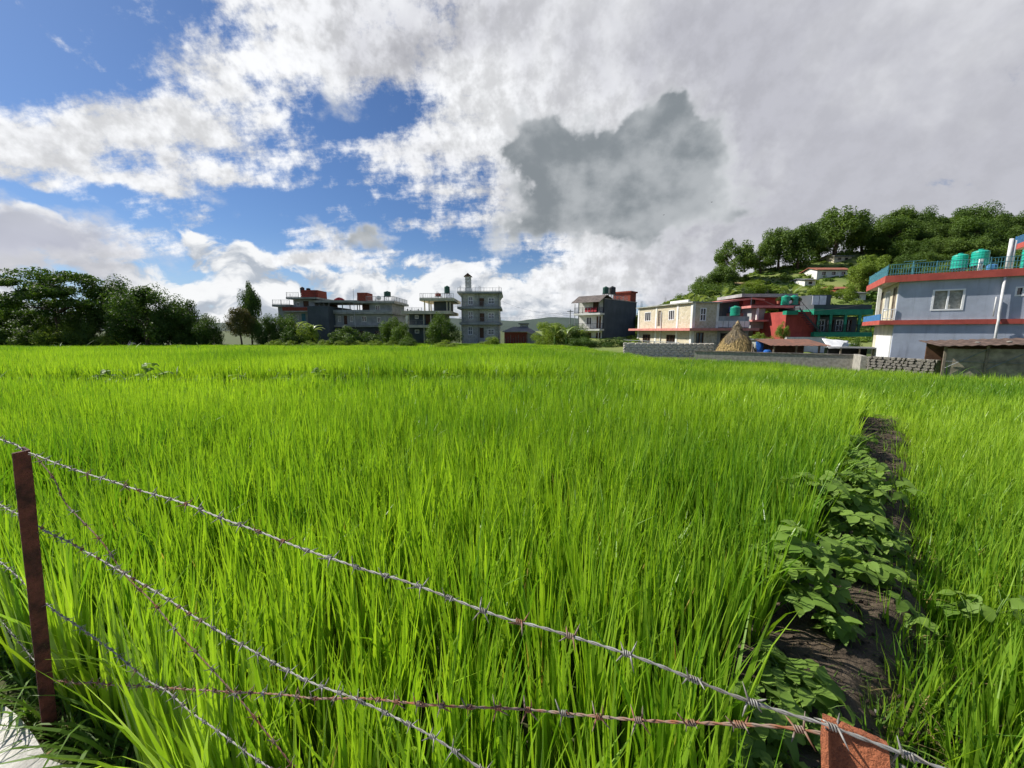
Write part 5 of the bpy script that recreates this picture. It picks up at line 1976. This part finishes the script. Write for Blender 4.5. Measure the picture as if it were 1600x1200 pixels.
# balcony
railing(h, 'pipe_plastic', [((-OV + .06, -.06, Z1 + .25), (-.08, -.06, Z1 + .25))], .62, .12, .014)
boxes('balcony_panel', 'paint_blue', h, (-OV - .03, -OV + .01, -.04, DP, Z1 + .26, Z1 + .62))
for y in (.05, 2.0, 4.0, 5.8):
    boxes('balcony_column', 'plaster_white', h, (-OV + .04, -OV + .2, y, y + .16, Z1 + .25, Z2 + .008)) if y == 2.0 else None
# roof terrace railing with white posts
RZ = Z2 + .345
railing(h, 'paint_teal', [((-OV + .05, -OS + .05, RZ), (LEN, -OS + .05, RZ)), ((-OV + .05, -OS + .05, RZ), (-OV + .05, DP, RZ))], .62, .105, .010, (0.0, 0.55, 1.0), 1.9)
for x in (2.9, 5.6):
    boxes('rail_post', 'paint_white', h, (x, x + .14, -OS + .1, -OS + .24, RZ, RZ + .62))
MB().tube([(.62, .9, RZ), (.62, .9, RZ + .9)], .03, 6).build('antenna_mast', 'paint_teal', h)
an = MB()
an.tube([(.2, .9, RZ + .88), (1.1, .9, RZ + .88)], .012, 5)
for i in range(6): an.tube([(.25 + i * .16, .65, RZ + .88), (.25 + i * .16, 1.15, RZ + .88)], .008, 4)
an.build('antenna', 'paint_teal', h)
# pipes
for x, r_, z0, z1 in ((3.85, .055, -.2, Z2 - .02), (3.68, .025, Z1 + .4, 4.4), (5.0, .04, -.2, 3.95)):
    pz_ = MB()
    pz_.tube([(x, -.20, z0), (x, -.20, Z1 - .1), (x, -.24, Z1 + .1), (x, -.24, Z1 + .2), (x, -.16, Z1 + .5), (x, -.14, z1)] if z0 < Z1 < z1 else [(x, -.1, z0), (x, -.1, z1)], r_, 9)
    pz_.build('drain_pipe', 'pipe_plastic', h, True)
for i, x in enumerate((4.05, 4.19)):
    MB().tube([(x, .5, RZ - .1), (x, .5, RZ + 1.6 - .1 * i)], .08 if i == 0 else .05, 10).build('vent_pipe', 'pipe_plastic', h, True)
MW = Matrix.Translation((C.x, C.y, BZ)) @ Matrix.Rotation(radians(-35), 4, 'Z')
tank('teal water tank on the roof terrace of the blue grey house, left of a pair', MW @ Vector((3.45, 5.2, RZ)), .36, .9, 'tank_teal', .75)
tank('teal water tank on the roof terrace of the blue grey house, right of a pair', MW @ Vector((4.2, 4.9, RZ)), .38, .96, 'tank_teal', .8)
tank('teal water tank at the picture edge on the roof terrace', MW @ Vector((5.1, .9, RZ)), .5, 1.1, 'tank_teal', .1)
bq = MB()
bq.lathe([(.16, 0), (.2, .1), (.2, .3), (.12, .36)], 12)
tag(bq.build('bucket', 'paint_blue'), 'small blue drum behind the roof terrace railing', 'drum').location = MW @ Vector((3.5, .4, RZ))
# stair head room of the roof
boxes('roof_room_slab', 'plaster_cream', h, (5.75, LEN, 1.6, DP, RZ + 1.7, RZ + 1.9))
boxes('slab_edge', 'trim_red', h, (5.7, 5.747, 1.55, DP, RZ + 1.68, RZ + 1.98), (5.747, LEN, 1.55, 1.598, RZ + 1.68, RZ + 1.98))
boxes('roof_room_wall', 'plaster_blue', h, (7.0, LEN - .3, 2.2, DP - .2, RZ, RZ + 1.698))
railing(h, 'paint_blue', [((5.8, 1.65, RZ + 1.9), (LEN, 1.65, RZ + 1.9)), ((5.8, 1.65, RZ + 1.9), (5.8, DP, RZ + 1.9))], .55, .12, .014)

# mesh walled shed in front of it
S0 = at(1474, 560, 17.2)
o = thing('shed', 'open shed with a tin roof and grey netting walls at the picture edge', 'shed', (S0.x, S0.y, -1.05), radians(-33))
hs = 1.86
for i, x in enumerate((0, 1.25, 2.5, 3.8, 5.1)):
    boxes('post', 'wood_grey', o, (x, x + .08, 0, .08, -.2, hs + .05 * x - .02))
for i in range(4):
    x0, x1 = (0.08, 1.33, 2.58, 3.88)[i], (1.25, 2.5, 3.8, 5.1)[i]
    nb = MB()
    nx_, nz_ = 8, 8
    for j in range(nz_ + 1):
        for k in range(nx_ + 1):
            nb.v.append((x0 + (x1 - x0) * k / nx_, .05 + .035 * fbm(x0 + k * .3, j * .35, 2, 1.0, 2), -.1 + (hs + .02 * x0) * j / nz_))
    for j in range(nz_):
        for k in range(nx_):
            a = j * (nx_ + 1) + k
            nb.f.append((a, a + 1, a + nx_ + 2, a + nx_ + 1))
    nb.build('netting', 'netting', o, True) if 'netting' in MATS else nb.build('netting', mat('netting', (0.30, 0.26, 0.20), 0.9, 0.4, 3.0, 0.3, 30).name, o, True)
    b = MB()
    b.tube([(x0, -.03, .9), (x1, -.03, 1.75)], .018, 5)
    b.tube([(x0, -.03, 1.2), (x1, -.03, 1.2)], .012, 5)
    b.build('brace', 'steel_grey', o)
rf = MB()
n = 60
for k in range(n + 1):
    x = -.25 + 5.6 * k / n
    for y in (-.35, 2.6):
        rf.v.append((x, y, hs + .03 + .05 * x + .02 * sin(k * 1.7) + (y + .35) * .06))
for k in range(n):
    rf.f.append((2 * k, 2 * k + 2, 2 * k + 3, 2 * k + 1))
ro = rf.build('roof', mat('roof_old', (0.11, 0.075, 0.06), 0.85, 0.5, 2.5, 0.3, 10).name, o)
md = ro.modifiers.new('thick', 'SOLIDIFY')
md.thickness = .02
boxes('back_wall', 'wood_brown', o, (0, 5.2, 2.3, 2.4, -.2, 2.0))
for i, x in enumerate((1.0, 1.9, 3.4)):
    s = link('roof_stone', STONE[i], o)
    s.scale = (.09, .07, .06)
    s.location = (x, .15, hs + .13 + .05 * x)

# ------------------------------------------------------------------ red house with green balconies
YR = 46
h, R = frame_house('house', 'red house with green balcony slabs and an outside stair', 1230, YR)
h.location.z = -.9


def RR(x0, x1, y0, y1):
    u0, z1 = at(x0, y0, YR).x - h.location.x, at(x0, y0, YR).z + .9
    u1, z0 = at(x1, y1, YR).x - h.location.x, at(x1, y1, YR).z + .9
    return (u0, u1, z0, z1)


q = RR(1229, 1275, 487, 522)
boxes('wall', 'plaster_red', h, (q[0], q[1], 0, 6, q[2] - 1.5, q[3]))
q = RR(1275.2, 1352, 494, 520)
holes = [RR(a, b_, 499, 518) for a, b_ in ((1279, 1288), (1292, 1301), (1306, 1316), (1321, 1330), (1334, 1344))]
wall(h, 'plaster_slate', 'x', q[0], q[1], q[2], q[3], 1.3, 1.5, holes)  # slate instead of the house red: balcony shade put into the wall colour
for i, hh in enumerate(holes): window(h, 'x', hh, 1.3, -1, 1, 1 if i % 2 else 0, 'paint_white' if i % 2 else 'wood_brown', 'glass_dark', .08)
boxes('core', 'plaster_red', h, (q[0], q[1] - .1, 1.75, 6, q[2], q[3]))
u = slab(h, 'trim_green', RR, 1268, 1360, 483.5, 492, -.3, 6, 'upper_slab')
boxes('slab_end', 'trim_green', h, (u[0] - .02, u[0] + 1.1, -.45, -.303, u[2], u[3] + .05))
slab(h, 'plaster_slate', RR, 1272, 1362, 476, 483.4, 0, 6, 'parapet')
u = slab(h, 'trim_green', RR, 1267, 1357, 519, 526, -.4, 6, 'lower_slab')
boxes('slab_end', 'trim_green', h, (u[0] - .02, u[0] + .9, -.55, -.403, u[2], u[3] + .05))
railing(h, 'steel_dark', [((u[0] + .1, -.3, u[3]), (u[1] - .1, -.3, u[3]))], .85, .12, .018)
slab(h, 'trim_green', RR, 1223, 1240, 486, 492, -.7, -.01, 'stair_landing')
for px in (1276, 1295, 1318, 1340):
    qq = RR(px - .3, px + .3, 492, 519)
    boxes('post', 'trim_green', h, (qq[0], qq[1], -.25, -.13, qq[2], qq[3]))
a, b_ = RR(1240, 1241, 482, 484), RR(1272, 1273, 516, 518)
st = MB()
N = 14
for i in range(N):
    t = i / (N - 1)
    x, z = a[0] + (b_[0] - a[0]) * t, a[3] + (b_[2] - a[3]) * t
    st.box(x - .14, x + .14, -.95, -.15, z - .03, z + .03)
st.prism([(a[0], -.98, a[3] - .2), (b_[0], -.98, b_[2] - .2), (b_[0], -.98, b_[2] + .05), (a[0], -.98, a[3] + .05)], (0, .03, 0))
st.tube([(a[0], -.96, a[3] + .85), (b_[0], -.96, b_[2] + .85)], .03, 5)
for i in range(8):
    t = i / 7
    x, z = a[0] + (b_[0] - a[0]) * t, a[3] + (b_[2] - a[3]) * t
    st.tube([(x, -.96, z), (x, -.96, z + .85)], .02, 4)
st.build('stair', 'steel_dark', h)
# upper storey set back
q = RR(1211, 1280, 458, 475)
wh = RR(1223, 1232, 461, 470)
wall(h, 'plaster_red', 'x', q[0], q[1], q[2], q[3], 6.2, 6.4, [wh])
window(h, 'x', wh, 6.2, -1, 1, 0, 'wood_brown', 'glass_dark', .08, 'steel_dark')
boxes('upper_core', 'plaster_red', h, (q[0], q[1], 6.6, 11, q[2], q[3]))
slab(h, 'plaster_grey', RR, 1202, 1300, 452, 457.6, 5.4, 11.5, 'roof_slab')
u = slab(h, 'trim_pink', RR, 1200, 1297, 474.5, 478.5, 3.2, 11, 'terrace_slab')
q = RR(1208, 1229, 479, 500)
boxes('left_wing', 'plaster_grey', h, (q[0], q[1], 4, 9, q[2] - 1, q[3]))
slab(h, 'trim_pink', RR, 1200, 1230, 498.5, 501.5, 3.0, 4.5, 'balcony_slab')
boxes('post', 'plaster_white', h, (RR(1211, 1212, 480, 490)[0], RR(1211, 1213, 480, 490)[1], 3.3, 3.5, RR(1211, 1212, 480, 498.4)[2], RR(1211, 1212, 478.6, 498.4)[3]))
q = RR(1300, 1322, 457, 476)
boxes('metal_room', 'plaster_slate', h, (q[0], q[1] + .6, 3, 6, q[2], q[3]))
for i in range(2):
    w_ = (q[1] - q[0]) / 2
    boxes('metal_sheet', 'tarp_white', h, (q[0] + .05 + i * w_, q[0] + w_ * (i + 1) - .04, 2.93, 2.99, q[2] + .1, q[3] - .1))
q = RR(1226, 1284, 526.5, 548)
boxes('base_wall', 'plaster_white', h, (q[0], q[1], -.35, 5, q[2] - .5, q[3] - .003))
HL = Vector(h.location)
for i, (px, lab) in enumerate(((1264, 'left of a pair of green water tanks on the red house terrace'), (1277.5, 'right of a pair of green water tanks on the red house terrace'))):
    tank('green water tank, ' + lab, HL + Vector((RR(px, px + 1, 460, 470)[0], 3.8, u[3])), .50, 1.2, 'tank_green', .1)
dish('satellite dish below the green tanks on the red house', HL + Vector((RR(1268, 1269, 470, 474)[0], 3.4, u[3] - .25)), .34, .5)

# house with the slanted red roof
YR = 52
h, R = frame_house('house', 'house with a slanting red roof and washing under it', 1112, YR)
h.location.z = -.2


def R8(x0, x1, y0, y1):
    u0, z1 = at(x0, y0, YR).x - h.location.x, at(x0, y0, YR).z + .2
    u1, z0 = at(x1, y1, YR).x - h.location.x, at(x1, y1, YR).z + .2
    return (u0, u1, z0, z1)


q = R8(1136, 1172, 470, 500)
boxes('wall', 'plaster_slate', h, (q[0], q[1], 1.0, 5, q[2] - 2.0, q[3]))  # slate colour carries the blue-grey shadow under the roof
q = R8(1172.2, 1190, 470, 496)
boxes('end_wall', 'plaster_dull', h, (q[0], q[1], .4, 5, q[2] - 2.5, q[3]))
wq = R8(1179, 1183, 474, 480)
boxes('vent', 'shade_black', h, (wq[0], wq[1], .36, .398, wq[2], wq[3]))
a, b_, c_ = R8(1106, 1107, 474.5, 476), R8(1174, 1175, 466, 468), R8(1192, 1193, 468, 470)
rf = MB()
rf.prism([(a[0], -.4, a[2]), (b_[0], -.4, b_[2]), (b_[0], 5.6, b_[2] + .2), (a[0], 5.6, a[2] + .2)], (0, 0, .22))
rf.prism([(b_[0] + .003, -.4, b_[2]), (c_[0], -.4, c_[2]), (c_[0], 5.6, c_[2] + .2), (b_[0] + .003, 5.6, b_[2] + .2)], (0, 0, .22))
rf.build('roof', 'trim_pink', h)
slab(h, 'trim_pink', R8, 1142, 1168, 489.5, 494.5, -.2, 1.0, 'balcony_slab')
q = R8(1110, 1142, 478, 484)
boxes('terrace', 'plaster_grey', h, (q[0], q[1], .8, 5, q[2] - 3.6, q[2] - 1.0))
MB().tube([(R8(1168, 1169, 480, 500)[0], -.7, 0), (R8(1168, 1169, 480, 500)[0], -.7, R8(1168, 1169, 465, 500)[3])], .05, 6).build('pole', 'steel_grey', h)
HL = Vector(h.location)
for i, (px, m_) in enumerate(((1143, 'cloth_blue'), (1147, 'cloth_white'), (1151, 'cloth_red'), (1155, 'cloth_blue'), (1159, 'cloth_red'), (1164, 'cloth_red'))):
    q = R8(px - 1.7, px + 1.7, 479 + (i % 2), 488 + (i * 7 % 3))
    g = MB()
    for j in range(5):
        for k in range(4):
            g.v.append((q[0] + (q[1] - q[0]) * k / 3, .3 + .05 * sin(k * 2 + j * .7 + i), q[3] + (q[2] - q[3]) * j / 4))
    for j in range(4):
        for k in range(3):
            s_ = j * 4 + k
            g.f.append((s_, s_ + 1, s_ + 5, s_ + 4))
    o = g.build('garment', m_, None, True)
    md = o.modifiers.new('thick', 'SOLIDIFY')
    md.thickness = .02
    o.location = HL
    tag(o, '%s garment hanging under the slanting red roof, %s on the line' % ({'cloth_blue': 'blue', 'cloth_white': 'white', 'cloth_red': 'red'}[m_], ('first', 'second', 'third', 'fourth', 'fifth', 'sixth')[i]), 'garment')

# ------------------------------------------------------------------ houses up the slope
def hill_hit(px, py, Y0):
    """distance at which the line of sight meets the slope"""
    Y = 50.0
    while Y < 112:
        p = at(px, py, Y)
        if hill_z(p.x, p.y) >= p.z: return Y
        Y += 0.5
    return Y0


def cottage(label, px0, px1, y_ridge, y_eave, y_base, Y, wm, rm2, nwin, hip=True, name='house'):
    Y = hill_hit((px0 + px1) / 2, y_base, Y)
    a, b_ = at(px0, y_base, Y), at(px1, y_base, Y)
    o = thing(name, label, 'house', (a.x, Y, a.z), 0)
    L = b_.x - a.x
    ze, zr = at(px0, y_eave, Y).z - a.z, at(px0, y_ridge, Y).z - a.z
    wins = [(L * (i + .7) / (nwin + .4) - .4, L * (i + .7) / (nwin + .4) + .4, ze * .35, ze * .78) for i in range(nwin)]
    wall(o, wm, 'x', 0, L, -1.5, ze, 0, .2, wins)
    for w_ in wins: window(o, 'x', w_, 0, -1, 0, 0, 'wood_brown', 'glass_dark', .08)
    boxes('side_wall', wm, o, (0, .2, .2, 4.5, -1.5, ze), (L - .2, L, .2, 4.5, -1.5, ze), (0, L, 4.5, 4.7, -1.5, ze))
    r_ = MB()
    r_.prism([(-.4, -.5, ze), (L + .4, -.5, ze), (L + .4, 2.3, zr), (-.4, 2.3, zr)], (0, 0, .12))
    r_.prism([(-.4, 5.2, ze), (-.4, 2.303, zr), (L + .4, 2.303, zr), (L + .4, 5.2, ze)], (0, 0, .12))
    r_.build('roof', rm2, o)
    g = MB()
    for x in (0, L - .2): g.prism([(x, .1, ze), (x, 4.6, ze), (x, 2.3, zr - .02)], (.2, 0, 0))
    g.build('gable', wm, o)
    return o


cottage('white cottage with a red tiled roof high on the slope', 1276, 1328, 416.5, 422.5, 433, 76, 'plaster_white', 'roof_tile', 3)
o = cottage('small white annex below the white cottage', 1257, 1274, 434, 438, 447, 74, 'plaster_white', 'roof_sheet', 1)
cottage('tan cottage with a broad pale roof among the hillside bushes', 1146, 1186, 440, 446, 454, 72, 'plaster_cream', 'roof_thatch', 2)
cottage('cream house half hidden below the hilltop trees', 1303, 1330, 397, 401, 409, 84, 'plaster_cream', 'plaster_dull', 2)
cottage('low brick shed roof just above the red house', 1306, 1332, 447, 452, 460, 62, 'brick_red', 'roof_tile', 1)
cottage('pale low outbuilding right of the metal room of the red house', 1326, 1352, 455, 459, 470, 58, 'plaster_white', 'roof_sheet', 1)

# ------------------------------------------------------------------ yard between the houses
# haystack round its pole
p = at(1149, 552, 33)
o = thing('haystack', 'conical straw haystack behind the low wall', 'haystack', (p.x, p.y, -1.05))
hs_ = MB()
prof = [(1.52, 0), (1.60, .35), (1.42, .9), (1.12, 1.5), (.84, 2.05), (.5, 2.45), (.24, 2.75), (.17, 3.0), (.13, 3.25), (.02, 3.42)]
n = 36
for r_, z in prof:
    for k in range(n):
        a = 2 * pi * k / n
        rr = r_ * (1 + .06 * fbm(cos(a) * 2, sin(a) * 2, z * 1.2, 1.5, 3))
        hs_.v.append((rr * cos(a), rr * sin(a), z))
for i in range(len(prof) - 1):
    for k in range(n):
        k2 = (k + 1) % n
        hs_.f.append((i * n + k, i * n + k2, (i + 1) * n + k2, (i + 1) * n + k))
hs_.build('stack', 'roof_thatch', o, True)
rr = random.Random(3)
sb, sb2 = MB(), MB()
for i in range(5200):
    t = rr.random() ** 0.8
    z = 3.2 * (1 - t)
    for (r0, z0), (r1, z1) in zip(prof, prof[1:]):
        if z0 <= z <= z1: R_ = r0 + (r1 - r0) * (z - z0) / (z1 - z0)
    a = rr.uniform(0, 2 * pi)
    c = Vector((cos(a) * R_ * 1.02, sin(a) * R_ * 1.02, z))
    dwn = Vector((cos(a) * .35, sin(a) * .35, -.9)) + Vector((rr.gauss(0, .25), rr.gauss(0, .25), rr.gauss(0, .2)))
    dwn.normalize()
    sd = Vector((-sin(a), cos(a), 0)) * .022
    L = rr.uniform(.12, .4)
    e = c + dwn * L + Vector((cos(a), sin(a), 0)) * rr.uniform(.02, .16)
    (sb if z < 1.9 + .35 * sin(a * 3) else sb2).face([c - sd, c + sd, e + sd * .4, e - sd * .4])
st_ = sb.build('straw', 'straw', o)
st_['kind'] = 'stuff'
st_ = sb2.build('weathered_straw', mat('straw_old', (0.21, 0.17, 0.11), 0.9, 0.4, 6.0).name, o)
st_['kind'] = 'stuff'
boxes('prop_pole', 'wood_grey', o, (.34, .42, -1.72, -1.64, -.1, 1.5))
b = MB()
b.tube([(.75, -1.8, 0), (.55, -1.35, 1.4)], .05, 6)
b.build('prop_pole', 'wood_grey', o)

# rusty roofed animal shelter
p = at(1208, 553, 30)
o = thing('shelter', 'low shelter with a rusty tin roof behind the low wall', 'shelter', (p.x, p.y, -1.05), radians(-8))
for x in (0, 1.6, 3.2):
    for y in (0, 2.2): boxes('post', 'wood_grey', o, (x, x + .1, y, y + .1, -.1, 1.45 + .15 * y))
rf = MB()
for k in range(31):
    for y in (-.4, 2.6): rf.v.append((-.4 + 4.2 * k / 30, y, 1.48 + .15 * y + .02 * sin(k * 2.1)))
for k in range(30): rf.f.append((2 * k, 2 * k + 2, 2 * k + 3, 2 * k + 1))
ro = rf.build('roof', 'roof_rust', o)
ro.modifiers.new('thick', 'SOLIDIFY').thickness = .02
boxes('back_wall', 'wood_brown', o, (0, 3.3, 2.05, 2.15, -.1, 1.7))
boxes('side_rail', 'wood_grey', o, (0.1, 1.6, .03, .09, .5, .6), (1.7, 3.2, .03, .09, .5, .6))
# tarpaulins
def tarp(label, pts, m, name='tarpaulin'):
    """sheet hung between four corners, with sag and folds"""
    a, b_, c, d = [Vector(q) for q in pts]
    g = MB()
    n = 12
    org = (a + b_ + c + d) / 4
    for j in range(n + 1):
        for k in range(n + 1):
            s, t = k / n, j / n
            q = (a * (1 - s) + b_ * s) * (1 - t) + (d * (1 - s) + c * s) * t
            q = q + Vector((0, -.10 * sin(pi * s) * sin(pi * t), .05 * fbm(s * 4, t * 4, 1, 1.5, 2)))
            g.v.append(tuple(q - org))
    for j in range(n):
        for k in range(n):
            i = j * (n + 1) + k
            g.f.append((i, i + 1, i + n + 2, i + n + 1))
    o = g.build(name, m, None, True)
    o.location = org
    o.modifiers.new('thick', 'SOLIDIFY').thickness = .012
    return tag(o, label, 'tarpaulin')


Yt = 31
tarp('white tarpaulin stretched to a point right of the rusty shelter', [at(1284, 529, Yt + 2), at(1326, 533, Yt + 2), at(1318, 550, Yt - .5), at(1300, 552, Yt - .5)], 'tarp_white')
tarp('crumpled grey tarpaulin over a heap beside the white one', [at(1318, 535, Yt), at(1340, 538, Yt + 1), at(1330, 552, Yt - .5), at(1305, 556, Yt - .5)], 'tarp_white')
tarp('deep blue tarpaulin hanging right of the haystack', [at(1181, 534, Yt + 1), at(1193, 535, Yt + 1), at(1192, 553, Yt + .6), at(1183, 553, Yt + .6)], 'tarp_blue')
p = at(1199, 552, Yt)
o = thing('barrel', 'blue plastic barrel between the blue tarpaulin and the shelter', 'barrel', (p.x, p.y, -1.05))
MB().lathe([(.26, 0), (.29, .1), (.29, .3), (.31, .33), (.29, .36), (.29, .62), (.31, .65), (.29, .68), (.28, .95), (.2, .99)], 16).build('drum', 'tarp_blue', o)
MB().lathe([(.21, .985), (.21, 1.03), (.17, 1.035)], 14).build('lid', 'tarp_blue', o)
# grey brick hut behind
p = at(1180, 545, 36)
o = thing('hut', 'small grey block hut behind the haystack', 'hut', (p.x, p.y, -1.05))
boxes('wall', 'plaster_dull', o, (0, 2.1, 0, 2, -.1, 1.7))
boxes('roof', 'roof_sheet', o, (-.2, 2.4, -.3, 2.2, 1.7, 1.78))
boxes('door', 'paint_blue', o, (.35, .95, -.04, -.002, -.05, 1.4))
# low lean-to next to the blue grey house
p = at(1312, 557, 26.5)
o = thing('lean_to', 'low dark lean-to left of the blue grey house', 'lean-to', (p.x, p.y, -1.05), radians(-12))
for x in (0, 1.1, 2.2): boxes('post', 'wood_grey', o, (x, x + .08, 0, .08, -.1, 1.35))
boxes('roof', 'roof_sheet', o, (-.2, 2.6, -.3, 1.6, 1.35, 1.42))
boxes('back_wall', 'shade_black', o, (0, 2.4, 1.4, 1.5, -.1, 1.3))  # near-black wall paints the shade inside the lean-to
p = at(1336, 553, 25.5)
# vines, shrubs in the yard
for i, (a_, b_, t, Y, m_, lab) in enumerate(((1172, 1198, 518, 38, 'leaf_light', 'pale gourd vine heap right of the haystack'), (1190, 1212, 524, 37, 'leaf_light', 'sunlit vine between the hut and the red house'),
                                             (1212, 1232, 502, 41, 'leaf_light', 'tall climbing vine against the red wall'), (1326, 1346, 528, 29, 'leaf_mid', 'small round shrub above the lean-to'),
                                             (1318, 1350, 466, 54, 'leaf_light', 'shrub on the terrace right of the red house'), (1286, 1306, 470, 50, 'leaf_mid', 'potted shrub next to the metal room'),
                                             (1190, 1212, 484, 56, 'leaf_mid', 'bush behind the slanting red roof house'), (1300, 1340, 442, 66, 'leaf_light', 'bush line below the white cottage'), (1262, 1300, 440, 68, 'leaf_light', 'vine covered bank below the white cottage'))):
    tree_px('shrub', lab, 'shrub', a_, b_, t, t + 26, Y, 0.0, 'bush', m_, i % 3)
# power pole and lines
p = at(890, 540, 75)
o = thing('power_pole', 'thin power pole above the banana thicket', 'power pole', (p.x, p.y, GZ))
MB().tube([(0, 0, -.3), (0, 0, 6.6)], [.13, .08], 8).build('mast', 'steel_grey', o)
boxes('crossarm', 'steel_dark', o, (-.6, .6, -.06, .06, 6.2, 6.3))
w_ = MB()
for k, dz in enumerate((6.35, 6.0, 5.6)):
    for x1, z1 in ((-14, 5.0 - k * .2), (6.5, 6.4 - .3 * k)):
        w_.tube([Vector((0, 0, dz)).lerp(Vector((x1, -3, z1)), t / 10) - Vector((0, 0, .35 * sin(pi * t / 10))) for t in range(11)], .013, 4)
w_.build('cable', 'steel_dark', o)
# two birds far up
for i, (px, py) in enumerate(((1037, 336), (1112, 316))):
    p = at(px, py, 60)
    o = thing('bird', 'tiny dark bird flying before the grey cloud, %s of two' % ('lower left', 'upper right')[i], 'bird', tuple(p), .6 + i)
    o.scale = (.55, .55, .55)
    b = MB()
    b.tube([(-.16, 0, 0), (-.08, 0, .01), (.05, 0, .01), (.13, 0, .02), (.18, 0, .015)], [.015, .045, .05, .03, .006], 7)
    b.build('body', 'steel_dark', o, True)
    for s in (-1, 1):
        g = MB()
        g.prism([(-.06, 0, .02), (.06, 0, .02), (.05, s * .18, .10), (-.04, s * .34, .06), (-.08, s * .16, .09)], (0, 0, .008))
        g.build('wing', 'steel_dark', o)

# ------------------------------------------------------------------ odds and ends on the roofs
def on_roof(px, py, Y): return at(px, py, Y)


rr = random.Random(21)
for root in [o for o in COL.objects if o.name.startswith('house') and o.type == 'EMPTY']:
    slabs = [c for c in root.children if c.name.split('.')[0] in ('roof_slab', 'terrace_slab', 'floor_slab')]
    if not slabs or root.location.y < 30: continue
    top = max(slabs, key=lambda c: max(v.co.z for v in c.data.vertices))
    xs_ = [v.co.x for v in top.data.vertices]
    ys_ = [v.co.y for v in top.data.vertices]
    zt = max(v.co.z for v in top.data.vertices)
    for cx in (min(xs_) + .5, (min(xs_) + max(xs_)) / 2, max(xs_) - .5):
        b = MB()
        h0 = rr.uniform(.5, 1.1)
        for dx, dy in ((-.1, -.1), (.1, -.1), (-.1, .1), (.1, .1)):
            b.tube([(cx + dx, min(ys_) + .6 + dy, zt - .02), (cx + dx + rr.gauss(0, .04), min(ys_) + .6 + dy, zt + h0 + rr.uniform(-.1, .1))], .014, 4)
        b.build('rebar', 'steel_dark', root)
# cables strung between the houses
for i, (a, b_, sag, lab) in enumerate(((at(783, 470, 70), at(945, 480, 62), 1.6, 'thin black cable from the three storey house to the slate house'),
                                       (at(613, 478, 71), at(722, 476, 70), 1.0, 'thin black cable between the second grey house and the three storey house'),
                                       (at(1000, 478, 60), at(1110, 476, 50), .8, 'thin black cable above the stone faced house'),
                                       (at(1190, 468, 52), at(1372, 470, 27), 1.0, 'thin black cable slung before the red house'))):
    c = MB()
    c.tube([a.lerp(b_, t / 16) - a - Vector((0, 0, sag * 4 * (t / 16) * (1 - t / 16))) for t in range(17)], .012, 4)
    o = c.build('cable', 'steel_dark')
    o.location = a
    tag(o, lab, 'cable')
# flower pots on the terrace of the red house and the blue grey balcony
for i, (px, py, Y) in enumerate(((1216, 474.5, 49.6), (1236, 474.5, 49.6), (1248, 474.5, 49.6), (1290, 474.5, 49.6))):
    p = at(px, py, Y)
    o = thing('flower_pot', 'potted plant on the red house terrace, %s from the left' % ('first', 'second', 'third', 'fourth')[i], 'flower pot', tuple(p))
    MB().lathe([(.13, 0), (.19, .3), (.2, .34), (.16, .33)], 12).build('pot', 'roof_tile', o)
    c = link('foliage', kit(('bush', 'leaf_mid', i % 3))[0], o)
    c.scale = (.3, .3, .32)
    c.location = (0, 0, .5)
